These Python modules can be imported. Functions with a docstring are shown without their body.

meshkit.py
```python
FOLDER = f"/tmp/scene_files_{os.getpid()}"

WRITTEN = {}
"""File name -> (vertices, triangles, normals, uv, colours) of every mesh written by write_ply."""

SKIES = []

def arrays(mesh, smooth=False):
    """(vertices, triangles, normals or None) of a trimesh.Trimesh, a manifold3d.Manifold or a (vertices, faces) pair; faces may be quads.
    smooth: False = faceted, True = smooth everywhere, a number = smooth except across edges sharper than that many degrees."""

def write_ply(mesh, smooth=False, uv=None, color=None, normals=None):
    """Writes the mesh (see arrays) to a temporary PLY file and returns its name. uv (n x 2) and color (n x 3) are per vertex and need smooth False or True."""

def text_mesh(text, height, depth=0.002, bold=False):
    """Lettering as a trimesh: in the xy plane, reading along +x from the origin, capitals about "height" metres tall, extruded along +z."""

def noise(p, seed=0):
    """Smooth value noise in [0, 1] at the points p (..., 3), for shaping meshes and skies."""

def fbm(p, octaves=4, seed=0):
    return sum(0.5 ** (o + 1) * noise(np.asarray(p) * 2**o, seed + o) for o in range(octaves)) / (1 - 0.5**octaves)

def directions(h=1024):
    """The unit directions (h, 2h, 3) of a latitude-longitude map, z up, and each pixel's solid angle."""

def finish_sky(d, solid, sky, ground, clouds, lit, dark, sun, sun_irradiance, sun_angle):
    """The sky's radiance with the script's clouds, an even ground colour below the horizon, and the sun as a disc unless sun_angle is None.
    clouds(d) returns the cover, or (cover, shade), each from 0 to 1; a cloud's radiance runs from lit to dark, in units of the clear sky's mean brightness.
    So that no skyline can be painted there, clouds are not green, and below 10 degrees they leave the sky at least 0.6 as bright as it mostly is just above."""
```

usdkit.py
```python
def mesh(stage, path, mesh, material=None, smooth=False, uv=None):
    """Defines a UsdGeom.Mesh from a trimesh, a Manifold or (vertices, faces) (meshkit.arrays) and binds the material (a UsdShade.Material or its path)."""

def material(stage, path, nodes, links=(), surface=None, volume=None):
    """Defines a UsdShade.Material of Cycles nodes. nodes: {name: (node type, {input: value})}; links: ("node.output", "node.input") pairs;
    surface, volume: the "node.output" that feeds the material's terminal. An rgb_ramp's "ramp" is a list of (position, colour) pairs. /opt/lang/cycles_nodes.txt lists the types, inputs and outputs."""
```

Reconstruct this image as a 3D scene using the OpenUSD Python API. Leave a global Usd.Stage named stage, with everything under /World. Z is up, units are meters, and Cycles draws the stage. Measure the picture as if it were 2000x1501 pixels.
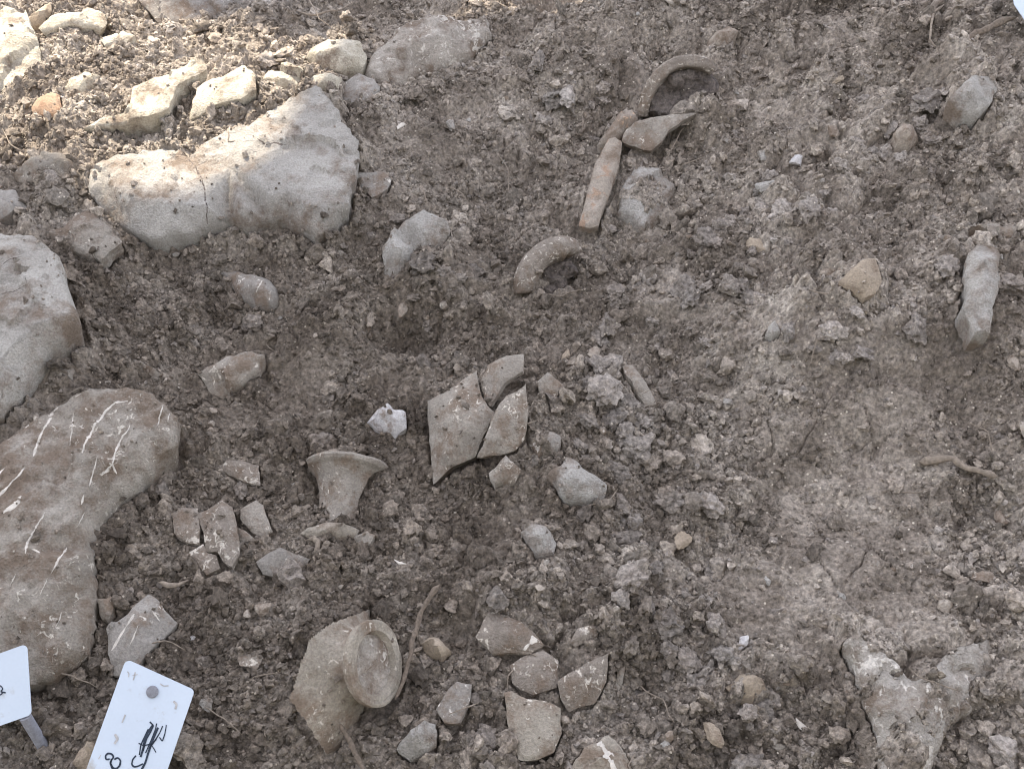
import math, random
import numpy as np
import trimesh, usdkit, meshkit
import shapely
from shapely.geometry import Polygon
from scipy.spatial import Delaunay, cKDTree
from scipy.interpolate import LinearNDInterpolator
from scipy.ndimage import gaussian_filter, map_coordinates
from pxr import Gf, Sdf, Usd, UsdGeom, UsdLux, UsdShade, Vt

stage = Usd.Stage.CreateInMemory()
UsdGeom.SetStageUpAxis(stage, 'Z'); UsdGeom.SetStageMetersPerUnit(stage, 1.0)
UsdGeom.Xform.Define(stage, '/World'); UsdGeom.Scope.Define(stage, '/World/Looks')

# ------------------------------------------------------------------ camera
DIST, PITCH, TX = 1.30, math.radians(52), math.tan(math.radians(25))
CAM = np.array([0, -DIST * math.cos(PITCH), DIST * math.sin(PITCH)])
FWD = np.array([0, math.cos(PITCH), -math.sin(PITCH)]); RIGHT = np.array([1.0, 0, 0]); UP = np.cross(RIGHT, FWD)
cam = UsdGeom.Camera.Define(stage, '/World/camera')
m = np.eye(4); m[0, :3], m[1, :3], m[2, :3], m[3, :3] = RIGHT, UP, -FWD, CAM
cam.AddTransformOp().Set(Gf.Matrix4d(m.tolist()))
cam.CreateHorizontalApertureAttr(36.0); cam.CreateVerticalApertureAttr(27.0); cam.CreateFocalLengthAttr(18.0 / TX)
cam.CreateClippingRangeAttr((0.02, 500.0))
cam.CreateExposureAttr(1.84)

# ------------------------------------------------------------------ sky and sun
SUN_AZ, SUN_EL = math.radians(-28), math.radians(48)          # azimuth from +y towards +x
SUN = np.array([math.sin(SUN_AZ) * math.cos(SUN_EL), math.cos(SUN_AZ) * math.cos(SUN_EL), math.sin(SUN_EL)])
sky_mat = usdkit.material(stage, '/World/Looks/sky_look', {
    "tc": ("texture_coordinate", {}),
    "sky": ("sky_texture", {"sky_type": "single_scattering", "sun_disc": False, "sun_elevation": SUN_EL, "sun_rotation": SUN_AZ}),
    "n": ("noise_texture", {"scale": 2.6, "detail": 6.0, "roughness": 0.6}),
    "r": ("rgb_ramp", {"ramp": [(0.36, (0, 0, 0)), (0.56, (1, 1, 1))]}),
    "f": ("math", {"math_type": "multiply", "value2": 0.70}),
    "mix": ("mix_color", {"b": (7.0, 6.7, 6.6), "use_clamp": False}),
    "bg": ("background_shader", {"strength": 0.13})},
    [("tc.generated", "n.vector"), ("n.fac", "r.fac"), ("r.color", "f.value1"), ("f.value", "mix.fac"), ("sky.color", "mix.a"), ("mix.result", "bg.color")], surface="bg.background")
dome = UsdLux.DomeLight.Define(stage, '/World/sky')
UsdShade.MaterialBindingAPI.Apply(dome.GetPrim()).Bind(sky_mat)
dome.GetPrim().SetCustomDataByKey('kind', 'structure')
sun = UsdLux.DistantLight.Define(stage, '/World/sun')
sun.CreateIntensityAttr(1.0); sun.CreateAngleAttr(0.55); sun.CreateNormalizeAttr(True); sun.CreateColorAttr(Gf.Vec3f(1.0, 0.90, 0.74))
zz = SUN; xx = np.cross([0, 0, 1], zz); xx /= np.linalg.norm(xx); yy = np.cross(zz, xx)
m = np.eye(4); m[0, :3], m[1, :3], m[2, :3] = xx, yy, zz
sun.AddTransformOp().Set(Gf.Matrix4d(m.tolist()))

# ------------------------------------------------------------------ helpers
rng = np.random.default_rng(7)
random.seed(7)
counts = {}
def numbered(parent, name):
    k = counts.get((parent, name), 0); counts[(parent, name)] = k + 1
    return name if k == 0 else f'{name}_{k:03d}'
def tag(prim, label=None, cat=None, group=None, kind=None):
    for k, v in (('label', label), ('category', cat), ('group', group), ('kind', kind)):
        if v: prim.SetCustomDataByKey(k, v)
    return prim
def obj(name, mesh, mat, parent='/World', smooth=35):
    p = f'{parent}/{numbered(parent, name)}'
    return usdkit.mesh(stage, p, mesh, mat, smooth).GetPrim()
def thing(name, label, cat, group=None, loc=None):
    p = '/World/' + numbered('/World', name)
    x = UsdGeom.Xform.Define(stage, p)
    if loc is not None: x.AddTranslateOp().Set(Gf.Vec3d(*map(float, loc)))
    tag(x.GetPrim(), label, cat, group)
    return x.GetPrim()
def rel(mesh, loc):
    mm = mesh.copy(); mm.apply_translation(-np.asarray(loc)); return mm

def rays(px, py):
    px, py = np.asarray(px, float), np.asarray(py, float)
    d = FWD + RIGHT * ((px - 1000) / 1000 * TX)[..., None] + UP * ((750.5 - py) / 1000 * TX)[..., None]
    return d
def project(P):
    q = np.asarray(P) - CAM; z = q @ FWD
    return np.stack([1000 + 1000 * (q @ RIGHT) / z / TX, 750.5 - 1000 * (q @ UP) / z / TX], -1)
def flat(px, py, z=0.0):
    d = rays(px, py); t = (z - CAM[2]) / d[..., 2]
    return CAM + d * np.asarray(t)[..., None]
def sstep(a, b, x):
    t = np.clip((x - a) / (b - a), 0, 1); return t * t * (3 - 2 * t)
def fbm2(x, y, scale, octaves=4, seed=0):
    return meshkit.fbm(np.stack([np.asarray(x) / scale, np.asarray(y) / scale, np.zeros_like(x) + 3.7], -1), octaves, seed)

# soft bumps of the terrain: (px, py, rx px, ry px, height m), in photo pixels, laid on the ground
BUMPS = [(1650, 660, 260, 120, .045), (1130, 170, 150, 80, .035), (840, 570, 110, 60, .028), (1100, 830, 140, 120, .018), (420, 300, 420, 160, .05), (60, 620, 150, 200, .04),
         (120, 1050, 220, 220, .035), (800, 640, 70, 40, -.030), (560, 930, 110, 60, -.018), (1660, 1000, 190, 110, -.022), (850, 860, 60, 90, -.015), (1060, 10, 80, 60, -.06),
         (370, 0, 140, 50, -.05), (1000, 1160, 170, 60, .018), (1300, 1220, 160, 80, .016), (1800, 1400, 220, 120, .02), (900, 260, 180, 90, .012), (620, 640, 90, 60, .012),
         (1290, 180, 50, 40, -.015), (1400, 60, 200, 70, .03), (1850, 330, 200, 140, .02), (1250, 1340, 60, 60, -.015), (900, 1230, 60, 40, -.015), (470, 1150, 160, 40, -.012)]
_B = []
for px, py, rx, ry, h in BUMPS:
    c, a, b = flat(px, py), flat(px + rx, py), flat(px, py - ry)
    _B.append((c[0], c[1], abs(a[0] - c[0]), abs(b[1] - c[1]), h))
def macro(x, y):
    x, y = np.asarray(x, float), np.asarray(y, float)
    fade = 1 - sstep(1.3, 4.0, np.hypot(x, y))
    h = .16 * sstep(.02, .95, x * .85 + y * .45) * fade
    h = h + .035 * sstep(.0, .8, y) * sstep(.1, -.5, x)
    for cx, cy, rx, ry, a in _B:
        h = h + 1.35 * a * np.exp(-((x - cx) / rx) ** 2 - ((y - cy) / ry) ** 2)
    return h + (fbm2(x, y, .16, 2, 5) - .5) * .04
def at(px, py, lift=0.0):
    d = rays(px, py); z = np.zeros(np.shape(px)) + lift
    for _ in range(25):
        P = CAM + d * ((z - CAM[2]) / d[..., 2])[..., None]
        z = .5 * z + .5 * (macro(P[..., 0], P[..., 1]) + lift)
    return P

# ------------------------------------------------------------------ materials
K_STONE, K_SOIL = .80, .70
def stone(name, c1, c2, c3, speck=None, speck_amt=.0, dirt=.35, scale=22, rough=.85, bump=.6, speck_scale=140, dirtc=(.20, .145, .105), grain=.25):
    """Mottled mineral surface: three tones, dirt in patches, lime specks, fine grain relief."""
    k = 1.0 if name.startswith('tag') else K_STONE
    c1, c2, c3, dirtc = (tuple(np.array(c) * k) for c in (c1, c2, c3, dirtc))
    n = {"g": ("geometry", {}),
         "n1": ("noise_texture", {"scale": scale, "detail": 7.0, "roughness": .62, "distortion": .4}),
         "r1": ("rgb_ramp", {"ramp": [(.28, c1), (.5, c2), (.72, c3)]}),
         "n2": ("noise_texture", {"scale": scale * .9 + 7, "detail": 9.0, "roughness": .7}),
         "r2": ("rgb_ramp", {"ramp": [(.62 - dirt * .4, (0, 0, 0)), (.72 - dirt * .3, (1, 1, 1))]}),
         "df": ("math", {"math_type": "multiply", "value2": .85}),
         "m1": ("mix_color", {"b": dirtc}),
         "n3": ("noise_texture", {"scale": 420.0, "detail": 3.0, "roughness": .7}),
         "r3": ("rgb_ramp", {"ramp": [(.3, (1 - grain,) * 3), (.7, (1 + grain,) * 3)]}),
         "m3": ("mix_color", {"blend_type": "multiply", "fac": 1.0, "use_clamp": False}),
         "n4": ("noise_texture", {"scale": 160.0, "detail": 6.0, "roughness": .65}),
         "ad": ("math", {"math_type": "add"}),
         "b": ("bump", {"strength": bump, "distance": .003}),
         "p": ("principled_bsdf", {"roughness": rough, "specular_ior_level": .25})}
    l = [("g.position", "n1.vector"), ("n1.fac", "r1.fac"), ("g.position", "n2.vector"), ("n2.fac", "r2.fac"), ("r2.color", "df.value1"), ("df.value", "m1.fac"), ("r1.color", "m1.a"),
         ("g.position", "n3.vector"), ("n3.fac", "r3.fac"), ("r3.color", "m3.b"), ("g.position", "n4.vector"), ("n4.fac", "ad.value1"), ("n3.fac", "ad.value2"), ("ad.value", "b.height"), ("b.normal", "p.normal"), ("m3.result", "p.base_color")]
    if speck:
        n |= {"v": ("noise_texture", {"scale": speck_scale, "detail": 4.0, "roughness": .6, "distortion": .8}),
              "vl": ("noise_texture", {"scale": 26.0, "detail": 3.0}), "va": ("math", {"math_type": "multiply_add", "value2": .55}),
              "rv": ("rgb_ramp", {"ramp": [(.86 - speck_amt, (0, 0, 0)), (.93 - speck_amt, (1, 1, 1))]}), "m2": ("mix_color", {"b": speck})}
        l += [("g.position", "v.vector"), ("g.position", "vl.vector"), ("vl.fac", "va.value1"), ("v.fac", "va.value3"), ("va.value", "rv.fac"), ("rv.color", "m2.fac"), ("m1.result", "m2.a"), ("m2.result", "m3.a")]
    else:
        l += [("m1.result", "m3.a")]
    return usdkit.material(stage, '/World/Looks/' + name, n, l, surface="p.BSDF")

def soil(name, c1, c2, c3, c4, rnd=.35, pale=.986, bump=1.0):
    c1, c2, c3, c4 = (tuple(np.array(c) * K_SOIL) for c in (c1, c2, c3, c4))
    n = {"g": ("geometry", {}), "o": ("object_info", {}),
         "n1": ("noise_texture", {"scale": 11.0, "detail": 9.0, "roughness": .72, "distortion": .3}),
         "r1": ("rgb_ramp", {"ramp": [(.3, c1), (.45, c2), (.56, c3), (.72, c4)]}),
         "n2": ("noise_texture", {"scale": 190.0, "detail": 6.0, "roughness": .75}),
         "r2": ("rgb_ramp", {"ramp": [(.32, (.40,) * 3), (.5, (1.0,) * 3), (.68, (1.75, 1.73, 1.70))]}),
         "m1": ("mix_color", {"blend_type": "multiply", "fac": 1.0, "use_clamp": False}),
         "mr": ("map_range", {"from_min": 0.0, "from_max": 1.0, "to_min": 1 - rnd, "to_max": 1 + rnd}),
         "m2": ("mix_color", {"blend_type": "multiply", "fac": 1.0, "use_clamp": False}),
         "v": ("voronoi_texture", {"scale": 330.0}), "sv": ("separate_color", {}), "gt": ("math", {"math_type": "greater_than", "value2": pale}),
         "lt": ("math", {"math_type": "less_than", "value2": .42}), "an": ("math", {"math_type": "multiply"}), "m3": ("mix_color", {"b": (.52, .46, .38)}),
         "n3": ("noise_texture", {"scale": 360.0, "detail": 5.0, "roughness": .7}),
         "b": ("bump", {"strength": bump, "distance": .003}),
         "wv": ("mix_vector", {"fac": .12}), "ds": ("vector_math", {"math_type": "distance", "vector2": DAMP}), "dm": ("map_range", {"range_type": "smoothstep", "from_min": .12, "from_max": .62, "to_min": 0.0, "to_max": 1.0, "clamp": True}), "dr": ("rgb_ramp", {"ramp": [(0, (.76, .735, .71)), (.55, (1.0, .99, .98)), (1, (1.18, 1.175, 1.17))]}),
         "m4": ("mix_color", {"blend_type": "multiply", "fac": 1.0, "use_clamp": False}),
         "p": ("principled_bsdf", {"roughness": .95, "specular_ior_level": .15})}
    l = [("g.position", "wv.a"), ("n1.color", "wv.b"), ("wv.result", "ds.vector1"), ("ds.value", "dm.value"), ("dm.result", "dr.fac"), ("dr.color", "m4.b"), ("m3.result", "m4.a"), ("g.position", "n1.vector"), ("n1.fac", "r1.fac"), ("g.position", "n2.vector"), ("n2.fac", "r2.fac"), ("r1.color", "m1.a"), ("r2.color", "m1.b"),
         ("o.random", "mr.value"), ("mr.result", "m2.b"), ("m1.result", "m2.a"), ("g.position", "v.vector"), ("v.color", "sv.color"), ("sv.r", "gt.value1"), ("v.distance", "lt.value1"),
         ("gt.value", "an.value1"), ("lt.value", "an.value2"), ("an.value", "m3.fac"), ("m2.result", "m3.a"), ("m4.result", "p.base_color"),
         ("g.position", "n3.vector"), ("n3.fac", "b.height"), ("b.normal", "p.normal")]
    return usdkit.material(stage, '/World/Looks/' + name, n, l, surface="p.BSDF")

def plain(name, c, rough=.5, var=.12, scale=60, bump=0.15):
    c = np.array(c)
    n = {"g": ("geometry", {}), "n": ("noise_texture", {"scale": scale, "detail": 6.0, "roughness": .65}), "r": ("rgb_ramp", {"ramp": [(.3, c * (1 - var)), (.7, c * (1 + var))]}),
         "b": ("bump", {"strength": bump, "distance": .002}), "p": ("principled_bsdf", {"roughness": rough, "specular_ior_level": .35})}
    return usdkit.material(stage, '/World/Looks/' + name, n, [("g.position", "n.vector"), ("n.fac", "r.fac"), ("r.color", "p.base_color"), ("n.fac", "b.height"), ("b.normal", "p.normal")], surface="p.BSDF")

DAMP = (-.14, -.03, .08)      # the damp part of the trench floor, left of the middle
S1, S2, S3, S4 = (.145, .1190, .095), (.260, .2185, .180), (.372, .3215, .270), (.52, .463, .40)
M = {'soil': soil('soil_look', S1, S2, S3, S4, rnd=0.0),
     'clod': soil('clod_look', S1, S2, S3, S4, rnd=.42),
     'dryclod': soil('dry_clod_look', (.25, .21, .178), (.31, .268, .232), (.37, .328, .29), (.42, .38, .34), rnd=.25),
     'darksoil': soil('dark_soil_look', (.13, .108, .096), (.17, .142, .126), (.21, .178, .158), (.27, .23, .205), rnd=.1),
     'grit': stone('grit_look', (.42, .37, .30), (.52, .46, .38), (.66, .6, .52), dirt=.2, scale=120),
     'pebble': stone('pebble_look', (.30, .25, .20), (.40, .34, .28), (.50, .44, .37), dirt=.5, scale=45),
     'pale': stone('pale_limestone_look', (.31, .285, .25), (.42, .39, .35), (.54, .505, .46), dirt=.40, scale=14, bump=1.0),
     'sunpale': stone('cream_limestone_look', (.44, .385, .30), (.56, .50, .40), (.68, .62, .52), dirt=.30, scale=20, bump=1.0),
     'grey': stone('grey_limestone_look', (.31, .282, .248), (.42, .388, .345), (.53, .495, .447), dirt=.30, scale=9, bump=1.0),
     'brown': stone('brown_stone_look', (.262, .228, .188), (.355, .314, .264), (.455, .41, .355), speck=(.52, .47, .40), speck_amt=-.06, dirt=.45, scale=16, bump=1.0),
     'tan': stone('tan_stone_look', (.29, .23, .17), (.37, .30, .225), (.45, .37, .285), dirt=.25, scale=25),
     'slate': stone('slate_look', (.235, .21, .185), (.30, .273, .242), (.375, .345, .31), speck=(.55, .5, .44), speck_amt=-.06, dirt=.35, scale=20, bump=.5),
     'sherd': stone('buff_sherd_look', (.255, .222, .185), (.325, .287, .242), (.40, .357, .305), speck=(.52, .465, .395), speck_amt=-.055, dirt=.42, scale=30, bump=.6),
     'limed': stone('lime_spotted_sherd_look', (.205, .17, .14), (.275, .232, .192), (.35, .303, .255), speck=(.52, .465, .395), speck_amt=-.008, dirt=.42, scale=30, bump=.8, speck_scale=150),
     'potbuff': stone('pot_look', (.27, .232, .185), (.345, .302, .245), (.42, .372, .31), speck=(.52, .465, .395), speck_amt=-.075, dirt=.40, scale=24, bump=.6),
     'dustrock': stone('dusty_rock_look', (.315, .272, .226), (.40, .352, .30), (.49, .44, .38), speck=(.52, .47, .41), speck_amt=-.01, dirt=.4, scale=18, bump=1.0, speck_scale=120),
     'handle': stone('handle_look', (.29, .245, .20), (.36, .312, .262), (.43, .383, .33), speck=(.37, .25, .165), speck_amt=-.01, dirt=.38, scale=26, bump=.5),
     'rusty': stone('rusty_handle_look', (.27, .225, .18), (.34, .288, .235), (.41, .353, .295), speck=(.275, .19, .135), speck_amt=.03, dirt=.38, scale=26, bump=.5, speck_scale=45),
     'forked': stone('forked_rock_look', (.33, .29, .245), (.42, .378, .328), (.51, .465, .41), speck=(.56, .51, .45), speck_amt=.0, dirt=.28, scale=18, bump=1.0, speck_scale=90),
     'brick': stone('brick_look', (.28, .17, .11), (.36, .235, .155), (.43, .31, .22), dirt=.3, scale=40),
     'quartz': stone('quartz_look', (.42, .39, .38), (.56, .53, .51), (.72, .69, .66), dirt=.32, scale=50, rough=.6),
     'lime': plain('lime_vein_look', (.50, .455, .40), .95, .3, 160),
     'tagwhite': stone('tag_plastic_look', (.48, .535, .61), (.50, .555, .63), (.52, .575, .65), dirt=.10, scale=12, rough=.45, bump=.02, grain=.02, dirtc=(.37, .35, .32)),
     'ink': plain('ink_look', (.02, .03, .05), .5, .1),
     'faded': plain('faded_ink_look', (.40, .385, .38), .7, .25, 300),
     'nail': plain('nail_look', (.19, .19, .21), .5, .25, 300),
     'root': plain('root_look', (.135, .105, .080), .9, .45, 320, .5),
     'paleroot': plain('pale_root_look', (.20, .162, .126), .9, .4, 220, .4),
     'canvas': plain('canvas_look', (.42, .43, .40), .9, .08, 8),
     'net': plain('shade_net_look', (.030, .042, .030), .9, .3, 60),
     'pole': plain('pole_look', (.35, .28, .2), .8, .15, 20)}

# ------------------------------------------------------------------ stones and sherds
TOPS = []            # (points of the upper side, cover) of everything that lies in the soil
def unit(v): v = np.asarray(v, float); return v / np.linalg.norm(v)
def frame(n):
    n = unit(n); u = np.cross([0, 1, 0], n); u = unit(u) if np.linalg.norm(u) > 1e-6 else np.array([1.0, 0, 0]); return u, np.cross(n, u), n

def build_slab(outline, ctrl=(), n=(0, 0, 1), lift=.008, depth=.03, bevel=.003, rough=.0015, res=.0035, jit=.0012, bend=None, seed=0, ground=True, facet=0.0, cell=.022, under=.06):
    """A stone or sherd: its outline (photo pixels, optional height above its own plane in mm) laid on a plane through the soil there, with control points for its facets."""
    r = np.random.default_rng(1000 + seed)
    o = np.array([(p[0], p[1], (p[2] if len(p) > 2 else 0) * .001) for p in outline], float)
    cpx = o[:, :2].mean(0)
    A = at(cpx[0], cpx[1], lift) if ground is True else np.asarray(ground)
    u, v, n = frame(n)
    def put(a):
        d = rays(a[:, 0], a[:, 1]); t = ((A - CAM) @ n + a[:, 2]) / (d @ n)
        P = CAM + d * t[:, None] - A
        return np.stack([P @ u, P @ v, a[:, 2]], -1)
    O = put(o)
    C = put(np.array([(c[0], c[1], c[2] * .001) for c in ctrl], float)) if len(ctrl) else np.zeros((0, 3))
    if Polygon(O[:, :2]).exterior.is_ccw is False: O = O[::-1]
    seg = np.linalg.norm(np.roll(O, -1, 0) - O, axis=1)
    B = []
    for i in range(len(O)):
        k = max(1, int(seg[i] / (res * 1.1)))
        for j in range(k): B.append(O[i] + (O[(i + 1) % len(O)] - O[i]) * j / k)
    B = np.array(B)
    tang = np.roll(B[:, :2], -1, 0) - np.roll(B[:, :2], 1, 0); tang /= np.maximum(np.linalg.norm(tang, axis=1, keepdims=True), 1e-9)
    nrm = np.stack([tang[:, 1], -tang[:, 0]], -1)
    s = B[:, :2]
    off = (fbm2(s[:, 0] + seed, s[:, 1], .012, 3, seed) - .5) * 4 * jit
    B[:, :2] += nrm * off[:, None]
    poly = Polygon(B[:, :2])
    if not poly.is_valid: poly = poly.buffer(0)
    if poly.geom_type != 'Polygon': poly = max(poly.geoms, key=lambda g: g.area)
    x0, y0, x1, y1 = poly.bounds
    gx, gy = np.meshgrid(np.arange(x0, x1, res), np.arange(y0, y1, res))
    G = np.stack([gx.ravel(), gy.ravel()], -1) + r.uniform(-.25, .25, (gx.size, 2)) * res
    inner = poly.buffer(-.55 * res)
    G = G[shapely.contains_xy(inner, G[:, 0], G[:, 1])]
    base = np.vstack([O, C])
    hb = B[:, 2]
    f = LinearNDInterpolator(base[:, :2], base[:, 2])
    hg = f(G[:, 0], G[:, 1]) if len(G) else np.zeros(0)
    if len(G):
        bad = np.isnan(hg)
        if bad.any(): hg[bad] = hb[cKDTree(B[:, :2]).query(G[bad])[1]]
    UV = np.vstack([B[:, :2], G]); Hh = np.concatenate([hb, hg])
    d = cKDTree(np.vstack([B[:, :2], (B[:, :2] + np.roll(B[:, :2], -1, 0)) / 2])).query(UV)[0]; d[:len(B)] = 0
    w = 1 - np.clip(d / bevel, 0, 1)
    Hh = Hh - bevel * (1 - np.sqrt(np.maximum(0, 1 - w * w)))
    Hh += ((fbm2(UV[:, 0] + seed * 3.1, UV[:, 1], .03, 5, seed + 20) - .5) * 2.6 * rough + (fbm2(UV[:, 0], UV[:, 1] + seed, .007, 3, seed + 40) - .5) * 1.6 * rough)
    if facet:
        r2 = np.random.default_rng(4000 + seed); K = max(6, int((x1 - x0) * (y1 - y0) / cell ** 2))
        pk = np.stack([r2.uniform(x0 - cell, x1 + cell, K), r2.uniform(y0 - cell, y1 + cell, K)], -1); sk = r2.normal(0, 1, (K, 2)) * facet; ok_ = r2.uniform(0, .5, K) * facet * cell
        kk = min(4, K); near = cKDTree(pk).query(UV, k=kk)[1]
        pl = ((UV[:, None] - pk[near]) * sk[near]).sum(-1) + ok_[near]
        Hh += pl.min(1) + .25 * facet * cell
    if bend is not None:
        ang, rad, (bu, bv) = bend
        ca, sa = math.cos(ang), math.sin(ang)
        q = (UV[:, 0] - bu) * ca + (UV[:, 1] - bv) * sa
        Hh -= rad - np.sqrt(np.maximum(rad * rad - q * q, 1e-6)) if rad > 0 else -(-rad - np.sqrt(np.maximum(rad * rad - q * q, 1e-6)))
    T = Delaunay(UV).simplices
    cen = UV[T].mean(1)
    T = T[shapely.contains_xy(poly.buffer(1e-5), cen[:, 0], cen[:, 1])]
    a, b, c = UV[T[:, 0]], UV[T[:, 1]], UV[T[:, 2]]
    cr = (b[:, 0] - a[:, 0]) * (c[:, 1] - a[:, 1]) - (b[:, 1] - a[:, 1]) * (c[:, 0] - a[:, 0])
    T = T[np.abs(cr) > 1e-12]; cr = cr[np.abs(cr) > 1e-12]
    T[cr < 0] = T[cr < 0][:, ::-1]
    top = A + UV[:, :1] * u + UV[:, 1:2] * v + Hh[:, None] * n
    nb = len(B); V = [top]; F = [T]; ring = np.arange(nb); cnt = len(top)
    cuv = B[:, :2].mean(0)
    hmin = Hh[:nb]
    for k, fr in enumerate((.35, .7, 1.0)):
        sh = 1 + (r.uniform(-.02, .01) - under * (.3, .7)[k] if k < 2 else -under)
        jj = (fbm2(B[:, 0] * 1.0 + k, B[:, 1], .01, 2, seed + k) - .5) * rough * (3 if rough < .003 else 1.2)
        uv = cuv + (B[:, :2] - cuv) * sh + nrm * jj[:, None]
        V.append(A + uv[:, :1] * u + uv[:, 1:2] * v + (hmin - depth * fr)[:, None] * n)
        new = np.arange(nb) + cnt; cnt += nb
        nx = np.roll(np.arange(nb), -1)
        F.append(np.stack([ring, new, new[nx]], -1)); F.append(np.stack([ring, new[nx], ring[nx]], -1)); ring = new
    V.append((A + n * (hmin.mean() - depth) + cuv[0] * u + cuv[1] * v)[None]); nx = np.roll(np.arange(nb), -1)
    F.append(np.stack([ring[nx], ring, np.full(nb, cnt)], -1)[:, [0, 1, 2]])
    mesh = trimesh.Trimesh(np.vstack(V), np.vstack(F), process=False)
    return mesh, top, A, (u, v, n)

STONES = {}
def slab(name, label, cat, mat, outline, ctrl=(), cover=0.0, key=None, group=None, parent=None, smooth=32, **kw):
    kw.setdefault('seed', len(TOPS) + 1)
    if cat and 'sherd' in cat and kw.get('group') is None and group is None: kw['lift'] = kw.get('lift', .01) - .0035
    if not cat or 'stone' in cat: kw.setdefault('facet', .17); kw.setdefault('cell', .028); kw.setdefault('jit', .0022); kw.setdefault('bevel', .0020)
    mesh, top, A, _ = build_slab(outline, ctrl=ctrl, **kw)
    TOPS.append((top, cover))
    if parent is not None:
        p = obj(name, mesh, M[mat], str(parent.GetPath()), smooth)
        if label: tag(p, label)
    else:
        p = obj(name, mesh, M[mat], '/World', smooth); tag(p, label, cat, group)
    if key: STONES[key] = mesh
    return p

def hit(mesh, px, py):
    """The first points of a mesh seen along photo pixels (nan where it is missed)."""
    tri = mesh.triangles; out = []
    e1, e2, s0 = tri[:, 1] - tri[:, 0], tri[:, 2] - tri[:, 0], CAM - tri[:, 0]
    q = np.cross(s0, e1)
    for d in rays(px, py):
        h = np.cross(d, e2); a = (e1 * h).sum(1); a = np.where(np.abs(a) < 1e-14, 1e-14, a)
        uu = (s0 * h).sum(1) / a; vv = (q @ d) / a; t = (e2 * q).sum(1) / a
        ok = (uu >= -1e-6) & (vv >= -1e-6) & (uu + vv <= 1 + 1e-6) & (t > 0)
        out.append(CAM + d * t[ok].min() if ok.any() else [np.nan] * 3)
    return np.array(out)
def resample(pts, step):
    pts = np.asarray(pts, float); out = []
    for a, b in zip(pts[:-1], pts[1:]):
        k = max(1, int(np.linalg.norm((b - a)[:2]) / step)); out += [a + (b - a) * j / k for j in range(k)]
    return np.array(out + [pts[-1]])
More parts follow.
